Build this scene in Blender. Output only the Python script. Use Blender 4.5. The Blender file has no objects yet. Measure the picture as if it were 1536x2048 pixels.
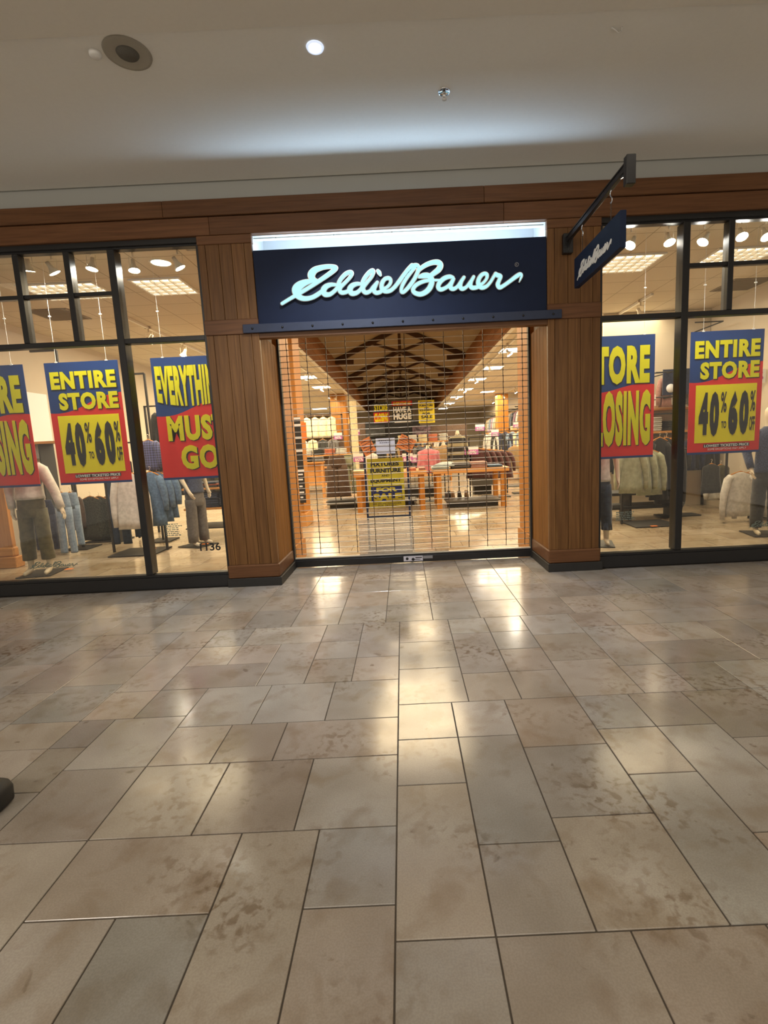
import bpy, bmesh, math, random
from mathutils import Vector, Matrix
random.seed(7)
sc = bpy.context.scene
C = sc.collection
R = math.radians

# ---------------------------------------------------------------- camera
F, PPX, PPY, CH = 981.0, 810.0, 1024.0, 1.5        # focal length and principal point for a 1536x2048 frame, eye height
vy = Vector((804-PPX, 888-PPY, F)).normalized()
vd = Vector((340, 7076, F)); vd = (vd - vd.dot(vy)*vy).normalized()
vx = vd.cross(vy)
if vx.x < 0: vx = -vx
vz = -vd
def w_of(c):                                         # camera direction (x right, y down, z forward) -> world direction
    c = Vector(c); return Vector((vx.dot(c), vy.dot(c), vz.dot(c)))
cam = bpy.data.objects.new('camera', bpy.data.cameras.new('camera')); C.objects.link(cam)
r_, u_, b_ = w_of((1,0,0)), w_of((0,-1,0)), w_of((0,0,-1))
cam.matrix_world = Matrix(((r_.x,u_.x,b_.x,0),(r_.y,u_.y,b_.y,0),(r_.z,u_.z,b_.z,CH),(0,0,0,1)))
cam.data.sensor_fit = 'AUTO'; cam.data.sensor_width = 36
cam.data.lens = F/2048*36
cam.data.shift_x = -(PPX-768)/2048
cam.data.clip_end = 200; cam.data.clip_start = .05
sc.camera = cam
def at(px, py, y):                                   # the point at depth y seen at a pixel of the photograph
    r = w_of((px-PPX, py-PPY, F)); return Vector((0,0,CH)) + r*(y/r.y)
def onz(px, py, z=0.0):
    r = w_of((px-PPX, py-PPY, F)); return Vector((0,0,CH)) + r*((z-CH)/r.z)

# ---------------------------------------------------------------- world, exposure, lights
sc.view_settings.view_transform = 'Standard'; sc.view_settings.look = 'None'
sc.view_settings.gamma = 1; sc.view_settings.use_curve_mapping = False
sc.view_settings.exposure = 0.75
wd = bpy.data.worlds.new('world'); sc.world = wd; wd.use_nodes = True
wd.node_tree.nodes['Background'].inputs[0].default_value = (1.0, .86, .70, 1)
wd.node_tree.nodes['Background'].inputs[1].default_value = .30
def light(kind, name, loc, energy, color, size=.1, size_y=None, direction=(0,0,-1), parent=None, angle=None, blend=.6):
    l = bpy.data.lights.new(name, kind); l.energy = energy; l.color = color
    if kind == 'AREA':
        l.shape = 'RECTANGLE' if size_y else 'SQUARE'; l.size = size
        if size_y: l.size_y = size_y
    elif kind == 'SPOT':
        l.spot_size = R(angle or 60); l.spot_blend = blend; l.shadow_soft_size = size
    else: l.shadow_soft_size = size
    o = bpy.data.objects.new(name, l); C.objects.link(o)
    o.rotation_euler = Vector(direction).to_track_quat('-Z','Y').to_euler()
    if parent is not None:
        o.parent = parent; o.location = Vector(loc) - parent.location
    else: o.location = loc
    return o
WARM = (1.0, .80, .52); COOL = (.56, .76, 1.0)
# general light of the mall hall, from unseen lamps behind and above the viewer
light('AREA', 'unseen_hall_lamp', (0,-2.4,4.1), 66, (1,.88,.72), 6, 1.6, (0,.75,-1))
light('AREA', 'unseen_hall_lamp', (0,3.0,4.12), 12, (1,.90,.76), 5, .8, (0,0,-1))
light('AREA', 'unseen_hall_lamp', (-4.25,-2.6,4.1), 62, (1,.90,.78), 1.2, .8, (.62,.72,-.45))  # unseen lamp added to brighten the blade sign, placed clear of window reflections
# fluorescent light of the shop
for sx in (-1, 1):
    for y, e in ((7.2, 62), (10.5, 120), (14, 150), (19, 190), (25, 210), (31, 210)):
        light('AREA', 'shop_ceiling_lamp', (.07+sx*3.9, y, 3.70), e*.92, (1,.80,.51), 2.2, 1.6 if y < 9 else 2.6)
for y in (8.3, 11.5, 15.5, 21, 28):
    light('AREA', 'shop_aisle_lamp', (.1, y, 3.6 if y < 10 else 4.6), 75, (1,.77,.46), 1.6, 1.6)

# ---------------------------------------------------------------- materials
def new_mat(name):
    m = bpy.data.materials.new(name); m.use_nodes = True
    nt = m.node_tree; return m, nt, nt.nodes['Principled BSDF']
def mat(name, col, rough=.6, metal=0, emit=0, spec=.5, noise=0, scale=20, bump=0, ecol=None):
    m, nt, p = new_mat(name)
    p.inputs['Base Color'].default_value = (*col, 1); p.inputs['Roughness'].default_value = rough
    p.inputs['Metallic'].default_value = metal; p.inputs['Specular IOR Level'].default_value = spec
    if emit:
        p.inputs['Emission Color'].default_value = (*(ecol or col), 1); p.inputs['Emission Strength'].default_value = emit
    if noise or bump:
        tc = nt.nodes.new('ShaderNodeTexCoord'); n = nt.nodes.new('ShaderNodeTexNoise')
        n.inputs['Scale'].default_value = scale; n.inputs['Detail'].default_value = 4
        nt.links.new(tc.outputs['Object'], n.inputs['Vector'])
        if noise:
            mr = nt.nodes.new('ShaderNodeMapRange'); mr.inputs[3].default_value = 1-noise; mr.inputs[4].default_value = 1+noise
            mx = nt.nodes.new('ShaderNodeVectorMath'); mx.operation = 'SCALE'; mx.inputs[0].default_value = col
            nt.links.new(n.outputs['Fac'], mr.inputs[0]); nt.links.new(mr.outputs[0], mx.inputs['Scale'])
            nt.links.new(mx.outputs[0], p.inputs['Base Color'])
        if bump:
            b = nt.nodes.new('ShaderNodeBump'); b.inputs['Strength'].default_value = bump; b.inputs['Distance'].default_value = .004
            nt.links.new(n.outputs['Fac'], b.inputs['Height']); nt.links.new(b.outputs[0], p.inputs['Normal'])
    return m
def wood(name, c0, c1, rough=.42, axis='Z', spec=.28):
    m, nt, p = new_mat(name); L = nt.links.new; N = nt.nodes.new
    tc = N('ShaderNodeTexCoord'); mp = N('ShaderNodeMapping')
    s = {'Z':(22,22,1.1),'X':(1.1,22,22),'Y':(22,1.1,22)}[axis]
    mp.inputs['Scale'].default_value = s; L(tc.outputs['Object'], mp.inputs['Vector'])
    n = N('ShaderNodeTexNoise'); n.inputs['Scale'].default_value = 1.6; n.inputs['Detail'].default_value = 6; n.inputs['Distortion'].default_value = .6
    L(mp.outputs[0], n.inputs['Vector'])
    cr = N('ShaderNodeValToRGB'); cr.color_ramp.elements[0].position = .33; cr.color_ramp.elements[1].position = .70
    cr.color_ramp.elements[0].color = (*c0,1); cr.color_ramp.elements[1].color = (*c1,1)
    L(n.outputs['Fac'], cr.inputs[0])
    at_ = N('ShaderNodeAttribute'); at_.attribute_name = 'tint'
    mx = N('ShaderNodeMixRGB'); mx.blend_type = 'MULTIPLY'; mx.inputs[0].default_value = 1
    L(cr.outputs[0], mx.inputs[1]); L(at_.outputs['Color'], mx.inputs[2]); L(mx.outputs[0], p.inputs['Base Color'])
    p.inputs['Roughness'].default_value = rough; p.inputs['Specular IOR Level'].default_value = spec
    b = N('ShaderNodeBump'); b.inputs['Strength'].default_value = .12; b.inputs['Distance'].default_value = .002
    L(n.outputs['Fac'], b.inputs['Height']); L(b.outputs[0], p.inputs['Normal'])
    return m
def cloth(name, c, c2=None, scale=55, pattern=None, rough=.85):
    m, nt, p = new_mat(name); L = nt.links.new; N = nt.nodes.new
    tc = N('ShaderNodeTexCoord'); c2 = c2 or tuple(v*.72 for v in c)
    if pattern in ('plaid', 'stripe', 'vstripe'):
        sep = N('ShaderNodeSeparateXYZ'); L(tc.outputs['Object'], sep.inputs[0])
        def band(o):
            a = N('ShaderNodeMath'); a.operation = 'MULTIPLY'; a.inputs[1].default_value = scale; L(sep.outputs[o], a.inputs[0])
            s = N('ShaderNodeMath'); s.operation = 'SINE'; L(a.outputs[0], s.inputs[0])
            g = N('ShaderNodeMath'); g.operation = 'GREATER_THAN'; g.inputs[1].default_value = .1 if pattern!='stripe' else -.35; L(s.outputs[0], g.inputs[0]); return g
        if pattern == 'plaid':
            a, b = band(0), band(2); s = N('ShaderNodeMath'); s.operation = 'ADD'; L(a.outputs[0], s.inputs[0]); L(b.outputs[0], s.inputs[1])
            h = N('ShaderNodeMath'); h.operation = 'MULTIPLY'; h.inputs[1].default_value = .5; L(s.outputs[0], h.inputs[0]); fac = h.outputs[0]
        else: fac = band(2 if pattern == 'stripe' else 0).outputs[0]
    else:
        n = N('ShaderNodeTexNoise'); n.inputs['Scale'].default_value = scale; n.inputs['Detail'].default_value = 5
        L(tc.outputs['Object'], n.inputs['Vector']); mr = N('ShaderNodeMapRange')
        mr.inputs[1].default_value = .35; mr.inputs[2].default_value = .65; L(n.outputs['Fac'], mr.inputs[0]); fac = mr.outputs[0]
    mx = N('ShaderNodeMixRGB'); mx.inputs[1].default_value = (*c2,1); mx.inputs[2].default_value = (*c,1)
    L(fac, mx.inputs[0]); L(mx.outputs[0], p.inputs['Base Color'])
    p.inputs['Roughness'].default_value = rough; p.inputs['Sheen Weight'].default_value = .2
    return m
def stone(name, attr=True, planks=False):
    m, nt, p = new_mat(name); L = nt.links.new; N = nt.nodes.new
    tc = N('ShaderNodeTexCoord')
    def noise(s, d=6, dist=0):
        n = N('ShaderNodeTexNoise'); n.inputs['Scale'].default_value = s; n.inputs['Detail'].default_value = d; n.inputs['Distortion'].default_value = dist
        L(tc.outputs['Object'], n.inputs['Vector']); return n.outputs['Fac']
    def ramp(f, a, b, ca, cb):
        r = N('ShaderNodeValToRGB'); r.color_ramp.elements[0].position = a; r.color_ramp.elements[1].position = b
        r.color_ramp.elements[0].color = (*ca,1); r.color_ramp.elements[1].color = (*cb,1); L(f, r.inputs[0]); return r.outputs[0]
    def mix(f, a, b, mode='MIX'):
        x = N('ShaderNodeMixRGB'); x.blend_type = mode
        if isinstance(f, float): x.inputs[0].default_value = f
        else: L(f, x.inputs[0])
        for i, v in ((1,a),(2,b)):
            if isinstance(v, tuple): x.inputs[i].default_value = (*v,1)
            else: L(v, x.inputs[i])
        return x.outputs[0]
    base = ramp(noise(2.2, 12, .25), .3, .72, (.315,.278,.235), (.475,.442,.392))
    base = mix(ramp(noise(5.5, 14, .35), .53, .68, (0,0,0), (.75,.75,.75)), base, (.285,.23,.17))          # tan mottling
    cl = mix(1.0, ramp(noise(1.7, 4, .2), .50, .66, (0,0,0), (1,1,1)), ramp(noise(24, 14, .3), .50, .62, (0,0,0), (1,1,1)), 'MULTIPLY')
    base = mix(cl, base, (.20,.145,.095))                  # clustered brown pitting
    base = mix(ramp(noise(9, 14, .4), .67, .73, (0,0,0), (.8,.8,.8)), base, (.17,.125,.085))
    base = mix(ramp(noise(2.3, 9, .4), .60, .72, (0,0,0), (.6,.6,.6)), base, (.27,.20,.12))
    base = mix(ramp(noise(160, 3), .42, .58, (.18,.18,.18), (0,0,0)), base, (.17,.15,.13))
    base = mix(ramp(noise(1.1, 3, 0), .35, .65, (0,0,0), (.22,.22,.22)), base, (.42,.36,.36))
    if attr:
        a = N('ShaderNodeAttribute'); a.attribute_name = 'tint'; base = mix(1.0, base, a.outputs['Color'], 'MULTIPLY')
    if planks:
        br = N('ShaderNodeTexBrick'); br.inputs['Scale'].default_value = 1; br.inputs['Brick Width'].default_value = .81; br.inputs['Row Height'].default_value = .41
        br.inputs['Mortar Size'].default_value = .004; br.inputs['Color1'].default_value = (1.12,1.04,.86,1); br.inputs['Color2'].default_value = (.90,.80,.62,1)
        br.inputs['Mortar'].default_value = (.45,.40,.34,1); L(tc.outputs['Object'], br.inputs['Vector'])
        base = mix(1.0, base, br.outputs[0], 'MULTIPLY')
    L(base, p.inputs['Base Color'])
    rr = N('ShaderNodeMapRange'); rr.inputs[3].default_value = .07; rr.inputs[4].default_value = .26; L(noise(5, 6), rr.inputs[0]); L(rr.outputs[0], p.inputs['Roughness'])
    b = N('ShaderNodeBump'); b.inputs['Strength'].default_value = .06; b.inputs['Distance'].default_value = .002
    L(noise(11, 5), b.inputs['Height']); L(b.outputs[0], p.inputs['Normal'])
    p.inputs['Specular IOR Level'].default_value = .45
    return m
def glass_mat():
    m = bpy.data.materials.new('window_glass'); m.use_nodes = True; nt = m.node_tree; nt.nodes.clear(); N = nt.nodes.new; L = nt.links.new
    o = N('ShaderNodeOutputMaterial'); mx = N('ShaderNodeMixShader'); t = N('ShaderNodeBsdfTransparent'); g = N('ShaderNodeBsdfGlossy')
    g.inputs['Roughness'].default_value = .02; t.inputs[0].default_value = (.97,.98,.97,1)
    f = N('ShaderNodeFresnel'); f.inputs[0].default_value = 1.45
    L(f.outputs[0], mx.inputs[0]); L(t.outputs[0], mx.inputs[1]); L(g.outputs[0], mx.inputs[2]); L(mx.outputs[0], o.inputs[0])
    return m
def tile_ceiling(name):
    m, nt, p = new_mat(name); L = nt.links.new; N = nt.nodes.new
    tc = N('ShaderNodeTexCoord'); br = N('ShaderNodeTexBrick'); br.offset = 0
    br.inputs['Scale'].default_value = 1; br.inputs['Brick Width'].default_value = .61; br.inputs['Row Height'].default_value = .61
    br.inputs['Mortar Size'].default_value = .006; br.inputs['Color1'].default_value = (.62,.57,.47,1); br.inputs['Color2'].default_value = (.60,.55,.45,1)
    br.inputs['Mortar'].default_value = (.30,.26,.19,1); L(tc.outputs['Object'], br.inputs['Vector']); L(br.outputs[0], p.inputs['Base Color'])
    p.inputs['Roughness'].default_value = .9
    return m
M = {}
M['wood'] = wood('cherry_wood', (.120,.053,.017), (.205,.098,.032))
M['woodx'] = wood('cherry_wood_beam', (.105,.046,.019), (.165,.076,.032), axis='X')
M['jamb'] = wood('cherry_wood_warm_lit', (.19,.082,.022), (.30,.14,.040), rough=.6, spec=.08)  # same wood as the columns, warm interior light put into its colour
M['maple'] = wood('orange_wood', (.36,.145,.032), (.52,.235,.055), spec=.15)
M['maplex'] = wood('orange_wood_board', (.46,.215,.07), (.60,.30,.10), axis='X')
M['fascia'] = wood('dark_planking', (.15,.062,.022), (.22,.092,.032), axis='X', rough=.7, spec=.08)
M['truss'] = wood('truss_timber', (.05,.024,.012), (.075,.036,.018), axis='X')
M['black'] = mat('black_metal', (.012,.012,.013), .38, noise=.2)
M['softblack'] = mat('matte_black', (.02,.019,.018), .6, noise=.2)
M['navy'] = mat('navy_sign_face', (.008,.016,.046), .6, spec=.22, noise=.12, scale=8)
M['navysteel'] = mat('navy_steel', (.015,.026,.062), .5, noise=.15)
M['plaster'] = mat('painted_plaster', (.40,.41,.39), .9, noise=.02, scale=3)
M['plasterw'] = mat('ceiling_paint', (.74,.74,.70), .9, noise=.03, scale=40, bump=.1)
M['plasterh'] = mat('hall_ceiling_paint', (.66,.64,.58), .9, noise=.03, scale=40)
M['recess'] = mat('recess_white_paint', (.62,.62,.61), .8, noise=.02)
M['cream'] = mat('cream_wall', (.56,.49,.38), .85, noise=.04, scale=6)
M['white'] = mat('white_plastic', (.72,.72,.70), .45, noise=.02)
M['grey'] = mat('grey_mesh', (.10,.095,.08), .7, noise=.25, scale=120)
M['alu'] = mat('brushed_aluminium', (.66,.60,.50), .45, .35, noise=.1, scale=60)
M['darkrod'] = mat('link_steel', (.10,.075,.055), .45, .6, noise=.2)
M['infill'] = mat('infill_steel', (.13,.10,.075), .5, .3, noise=.1)
M['chrome'] = mat('chrome_trim', (.75,.77,.80), .15, 1)
M['glow'] = mat('sign_acrylic_lit', (.04,.13,.14), .5, emit=.60, spec=.2, ecol=(.50,.93,1.0))
M['lens'] = mat('lit_lens', (1,.97,.90), .3, emit=110)
M['coollens'] = mat('lit_cool_lens', (.85,.92,1), .3, emit=24)
M['tube'] = mat('lit_diffuser', (1,.92,.74), .5, emit=3.6)
M['softpanel'] = mat('lit_panel', (1,.90,.68), .5, emit=1.3)
M['floor'] = stone('limestone_tile'); M['shopfloor'] = stone('shop_limestone', attr=False, planks=True)
M['grout'] = mat('grout', (.09,.075,.06), .9, noise=.2)
M['glass'] = glass_mat(); M['ctile'] = tile_ceiling('acoustic_tile')
M['vent'] = mat('vent_grey', (.26,.23,.19), .7, noise=.3, scale=200)
def vinyl(m, k=.35):
    nt=m.node_tree; p=nt.nodes['Principled BSDF']; o=[n for n in nt.nodes if n.type=='OUTPUT_MATERIAL'][0]
    t=nt.nodes.new('ShaderNodeBsdfTranslucent'); x=nt.nodes.new('ShaderNodeMixShader'); x.inputs[0].default_value=k
    t.inputs[0].default_value=p.inputs['Base Color'].default_value
    nt.links.new(p.outputs[0],x.inputs[1]); nt.links.new(t.outputs[0],x.inputs[2]); nt.links.new(x.outputs[0],o.inputs[0]); return m
M['bblue'] = mat('banner_blue', (.012,.055,.22), .5, noise=.05, scale=4)
M['bred'] = mat('banner_red', (.66,.030,.026), .5, noise=.05, scale=4)
M['byel'] = mat('banner_yellow', (.92,.84,.006), .5, noise=.03, scale=4)
for q_ in ('bblue','bred','byel'): vinyl(M[q_])
M['bink'] = mat('banner_black', (.012,.012,.014), .55, noise=.1)
M['bwhite'] = mat('banner_white', (.75,.75,.75), .5, noise=.02)
M['posty'] = mat('poster_yellow', (.62,.50,.02), .5, noise=.03)
M['orange'] = mat('orange_paper', (.80,.22,.045), .7, noise=.05)
M['paper'] = mat('white_paper', (.62,.60,.66), .7, noise=.04)
M['purple'] = mat('purple_card', (.45,.13,.40), .6, noise=.05)
M['skin'] = mat('mannequin_cream', (.62,.55,.42), .5, noise=.04)
M['olive'] = cloth('olive_twill', (.10,.088,.036), (.06,.052,.020), 14)
M['denim'] = cloth('mid_denim', (.09,.16,.26), (.055,.10,.17), 30)
M['ldenim'] = cloth('pale_denim', (.22,.29,.38), (.15,.21,.29), 25)
M['ddenim'] = cloth('dark_denim', (.016,.032,.065), (.010,.020,.042), 25)
M['whitecloth'] = cloth('white_knit', (.62,.60,.55), (.48,.46,.42), 20)
M['greycloth'] = cloth('grey_flannel', (.13,.12,.115), (.095,.088,.085), 30)
M['charcoal'] = cloth('charcoal_knit', (.03,.032,.030), (.02,.02,.02), 30)
M['patterned'] = cloth('dark_print', (.055,.060,.048), (.012,.014,.012), 60)
M['plaid'] = cloth('blue_plaid', (.10,.11,.25), (.035,.035,.06), 170, 'plaid')
M['navydot'] = cloth('navy_dot', (.05,.07,.14), (.01,.015,.04), 90)
M['navyc'] = cloth('navy_jersey', (.02,.028,.07), (.012,.016,.04), 30)
M['sage'] = cloth('sage_fleece', (.34,.36,.24), (.25,.27,.17), 15)
M['blackc'] = cloth('black_cotton', (.010,.010,.012), (.006,.006,.007), 30)
M['brownc'] = cloth('brown_corduroy', (.085,.050,.030), (.055,.030,.018), 12)
M['pink'] = cloth('pink_quilting', (.60,.20,.22), (.45,.12,.14), 12)
M['maroon'] = cloth('maroon_fleece', (.075,.022,.020), (.045,.012,.012), 25)
M['tan'] = cloth('tan_canvas', (.36,.24,.11), (.26,.17,.08), 15)
M['stripe'] = cloth('black_olive_stripe', (.010,.010,.012), (.26,.23,.14), 30, 'stripe')
M['creamc'] = cloth('cream_blanket', (.70,.60,.38), (.55,.45,.27), 12)
M['lilac'] = cloth('lilac_fleece', (.40,.30,.38), (.3,.2,.28), 20)
M['rust'] = cloth('rust_flannel', (.55,.17,.09), (.4,.11,.05), 20)
M['rose'] = cloth('dusty_rose', (.38,.20,.16), (.28,.14,.11), 20)
M['pale'] = cloth('pale_blue_shirt', (.36,.42,.42), (.26,.31,.31), 12)
M['redpic'] = cloth('red_brown_print', (.10,.022,.015), (.03,.015,.015), 12)
M['darkpic'] = cloth('night_print', (.16,.10,.13), (.008,.007,.010), 4)

# ---------------------------------------------------------------- mesh builder
class MB:
    def __init__(s): s.v=[]; s.f=[]; s.t=[]; s.mi=[]; s.sm=[]
    def add(s, vs, fs, tint=(1,1,1), mi=0, smooth=False):
        o = len(s.v); s.v += [tuple(v) for v in vs]
        for f in fs: s.f.append([i+o for i in f]); s.t.append(tint); s.mi.append(mi); s.sm.append(smooth)
        return s
    def box(s, x0,x1,y0,y1,z0,z1, bev=0, **k):
        if x1<x0: x0,x1=x1,x0
        if y1<y0: y0,y1=y1,y0
        if z1<z0: z0,z1=z1,z0
        if not bev:
            v=[(x0,y0,z0),(x1,y0,z0),(x1,y1,z0),(x0,y1,z0),(x0,y0,z1),(x1,y0,z1),(x1,y1,z1),(x0,y1,z1)]
            return s.add(v,[(0,3,2,1),(4,5,6,7),(0,1,5,4),(1,2,6,5),(2,3,7,6),(3,0,4,7)],**k)
        b=min(bev,(x1-x0)/2.01,(y1-y0)/2.01,(z1-z0)/2.01); v=[]; idx={}
        for sx in (0,1):
            for sy in (0,1):
                for sz in (0,1):
                    X=(x0,x1)[sx];Y=(y0,y1)[sy];Z=(z0,z1)[sz];dx=b*(1-2*sx);dy=b*(1-2*sy);dz=b*(1-2*sz)
                    for a,p in (('x',(X,Y+dy,Z+dz)),('y',(X+dx,Y,Z+dz)),('z',(X+dx,Y+dy,Z))):
                        idx[(sx,sy,sz,a)]=len(v); v.append(p)
        f=[]; g=lambda *q:[idx[i] for i in q]
        for t in (0,1):
            f.append(g(*[(t,a,b_,'x') for a,b_ in ((0,0),(1,0),(1,1),(0,1))])); f.append(g(*[(a,t,b_,'y') for a,b_ in ((0,0),(1,0),(1,1),(0,1))]))
            f.append(g(*[(a,b_,t,'z') for a,b_ in ((0,0),(1,0),(1,1),(0,1))]))
        for a in (0,1):
            for b_ in (0,1):
                f.append(g((a,b_,0,'x'),(a,b_,1,'x'),(a,b_,1,'y'),(a,b_,0,'y')))
                f.append(g((a,0,b_,'x'),(a,1,b_,'x'),(a,1,b_,'z'),(a,0,b_,'z')))
                f.append(g((0,a,b_,'y'),(1,a,b_,'y'),(1,a,b_,'z'),(0,a,b_,'z')))
                for c in (0,1): f.append(g((a,b_,c,'x'),(a,b_,c,'y'),(a,b_,c,'z')))
        return s.add(v,f,**k)
    def tube(s, pts, r, n=8, cap=True, **k):
        pts=[Vector(p) for p in pts]; rs = r if isinstance(r,(list,tuple)) else [r]*len(pts)
        v=[];f=[]; up=None
        for i,p in enumerate(pts):
            d=(pts[min(i+1,len(pts)-1)]-pts[max(i-1,0)]); d = d.normalized() if d.length>1e-9 else Vector((0,0,1))
            if up is None:
                up = Vector((0,0,1)) if abs(d.z)<.9 else Vector((0,1,0))
            a=d.cross(up); a = a.normalized() if a.length>1e-6 else d.orthogonal().normalized()
            b=a.cross(d).normalized(); up=b
            for j in range(n):
                t=2*math.pi*j/n; v.append(p+(a*math.cos(t)+b*math.sin(t))*rs[i])
        for i in range(len(pts)-1):
            for j in range(n): f.append((i*n+j,i*n+(j+1)%n,(i+1)*n+(j+1)%n,(i+1)*n+j))
        if cap: f.append(tuple(range(n))[::-1]); f.append(tuple(range((len(pts)-1)*n,len(pts)*n)))
        k.setdefault('smooth',n>5); return s.add(v,f,**k)
    def lathe(s, prof, c=(0,0,0), n=24, axis=None, **k):      # prof: (radius, height) pairs
        q = Vector((0,0,1)).rotation_difference(Vector(axis)) if axis is not None else None
        v=[];f=[]
        for r,h in prof:
            for j in range(n):
                t=2*math.pi*j/n; p=Vector((r*math.cos(t),r*math.sin(t),h))
                if q: p = q @ p
                v.append(p+Vector(c))
        for i in range(len(prof)-1):
            for j in range(n): f.append((i*n+j,i*n+(j+1)%n,(i+1)*n+(j+1)%n,(i+1)*n+j))
        k.setdefault('smooth',True); return s.add(v,f,**k)
    def prism(s, poly, y0, y1, **k):                          # poly in x,z ; extruded along y
        n=len(poly); v=[(x,y0,z) for x,z in poly]+[(x,y1,z) for x,z in poly]
        f=[tuple(range(n)),tuple(range(n,2*n))[::-1]]+[(i,i+n,(i+1)%n+n,(i+1)%n) for i in range(n)]
        return s.add(v,f,**k)
    def loft(s, rings, cap=True, **k):
        n=len(rings[0]); v=[p for r in rings for p in r]; f=[]
        for i in range(len(rings)-1):
            for j in range(n): f.append((i*n+j,i*n+(j+1)%n,(i+1)*n+(j+1)%n,(i+1)*n+j))
        if cap: f.append(tuple(range(n))[::-1]); f.append(tuple(range((len(rings)-1)*n,len(rings)*n)))
        k.setdefault('smooth',True); return s.add(v,f,**k)
    def bar(s, a, b, w, d, **k):                              # rectangular bar between two points
        a=Vector(a); b=Vector(b); t=(b-a).normalized(); u=Vector((0,1,0)); 
        if abs(t.dot(u))>.9: u=Vector((1,0,0))
        n=t.cross(u).normalized()*w/2; u=n.cross(t).normalized()*d/2
        v=[a-n-u,a+n-u,a+n+u,a-n+u,b-n-u,b+n-u,b+n+u,b-n+u]
        return s.add(v,[(0,3,2,1),(4,5,6,7),(0,1,5,4),(1,2,6,5),(2,3,7,6),(3,0,4,7)],**k)
    def build(s, name, m, parent=None, origin=None):
        me = bpy.data.meshes.new(name)
        o0 = Vector(origin) if origin is not None else Vector((0,0,0)); pp = parent if origin is None else None
        while pp is not None: o0 = o0 + pp.location; pp = pp.parent
        base = s.v if (origin is None and parent is None) else [Vector(v)-o0 for v in s.v]
        me.from_pydata([tuple(v) for v in base], [], s.f)
        for mm in (m if isinstance(m,(list,tuple)) else [m]): me.materials.append(mm)
        me.polygons.foreach_set('material_index', s.mi); me.polygons.foreach_set('use_smooth', s.sm)
        ca = me.color_attributes.new('tint','FLOAT_COLOR','CORNER'); i=0
        for p,t in zip(me.polygons, s.t):
            for _ in range(p.loop_total): ca.data[i].color=(*t,1); i+=1
        bm=bmesh.new(); bm.from_mesh(me); bmesh.ops.recalc_face_normals(bm, faces=bm.faces); bm.to_mesh(me); bm.free()
        o = bpy.data.objects.new(name, me); C.objects.link(o)
        if parent is not None: o.parent = parent
        elif origin is not None: o.location = o0
        return o
def thing(name, label, cat, loc=(0,0,0), group=None):
    o = bpy.data.objects.new(name, None); C.objects.link(o); o.location = loc
    o.empty_display_size = .1
    o['label']=label; o['category']=cat
    if group: o['group']=group
    return o
def tag(o, label, cat, group=None):
    o['label']=label; o['category']=cat
    if group: o['group']=group
    return o
def struct(o): o['kind']='structure'; return o
def shadepart(o, label): o['label']=label; return o
def copy_tree(o, loc, label=None, group=None):
    r=o.copy(); C.objects.link(r); r.location=loc
    if label: r['label']=label
    if group: r['group']=group
    for ch in list(o.children):
        c=ch.copy(); C.objects.link(c); c.parent=r
        for g in ch.children:
            d=g.copy(); C.objects.link(d); d.parent=c
    return r
TXT={}
def text_geo(s, bold=.0, space=1.0):
    key=(s,bold,space)
    if key not in TXT:
        cu=bpy.data.curves.new('t','FONT'); cu.body=s; cu.offset=bold; cu.space_character=space; cu.resolution_u=3
        ob=bpy.data.objects.new('t',cu); C.objects.link(ob)
        dg=bpy.context.evaluated_depsgraph_get(); dg.update()
        me=bpy.data.meshes.new_from_object(ob.evaluated_get(dg))
        vs=[(v.co.x,v.co.y) for v in me.vertices]; fs=[tuple(p.vertices) for p in me.polygons]
        bpy.data.objects.remove(ob); bpy.data.curves.remove(cu); bpy.data.meshes.remove(me)
        x0=min(v[0] for v in vs);x1=max(v[0] for v in vs);y0=min(v[1] for v in vs);y1=max(v[1] for v in vs)
        TXT[key]=([((x-x0)/(x1-x0),(y-y0)/(y1-y0)) for x,y in vs],fs,(x1-x0)/(y1-y0))
    return TXT[key]
def put_text(mb, s, x0,x1,z0,z1,y, bold=.0, mi=0, space=1.0, fn=None, slant=0):
    vs,fs,_=text_geo(s,bold,space); out=[]
    for u,v in vs:
        X=x0+(x1-x0)*u+slant*(v-.5); Z=z0+(z1-z0)*v
        if fn: X,Z=fn(X,Z)
        out.append((X,y,Z))
    mb.add(out,fs,mi=mi)

# ================================================================ floor of the hall
U=.1026; X0=-.093
tiles=[]
def col(x0,x1,*ys):
    for a,b in zip(ys[:-1],ys[1:]): tiles.append((x0,x1,a,b))
col(0,3,8.5,12.7,19.4,22.7,26.05,); col(3,7,6.5,12.7); col(7,11,8.3,12.7); col(11,15,9,12.7); col(0,3,2,8.5); col(3,7,2,6.5); col(7,11,3,8.3)
col(3,6,12.7,16.08,22.7,26.05); col(6,10,12.7,17.2,21.65,26.05); col(10,13,12.7,19.42,22.83,26.05); col(13,16,12.7,16.05,22.83,26.05); col(16,20,12.7,17,21.63,26.05)
col(20,23,12.7,19.4,22.7,26.05)
col(0,4,26.05,30.42,34.8,39.2); col(4,7,26.05,29.43,36.02,39.2); col(7,10,26.05,29.43,32.8,36.02,39.2); col(10,14,26.05,30.63,35.06,39.2)
col(14,17,26.05,29.5,36.2,39.2); col(17,20,26.05,29.5); col(20,23,26.05,29.5); col(17,23,29.5,32.9); col(17,20,32.9,36.2,39.2); col(20,23,32.9,36.2); col(20,26,36.2,39.2)
col(23,26,26.05,29.5,36.2)
col(-3,0,4,8,13.88,17.17); col(-6,-3,7,17.17); col(-6,-3,2,7); col(-12,-6,13.87,17.17); col(-9,-6,8,13.87); col(-12,-9,8,13.87); col(-16,-12,7,12,17.17)
col(-4,0,17.17,21.55); col(-8,-4,17.17,21.55); col(-12,-8,17.17,21.55); col(-16,-12,17.17,21.55,25.95)
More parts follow.
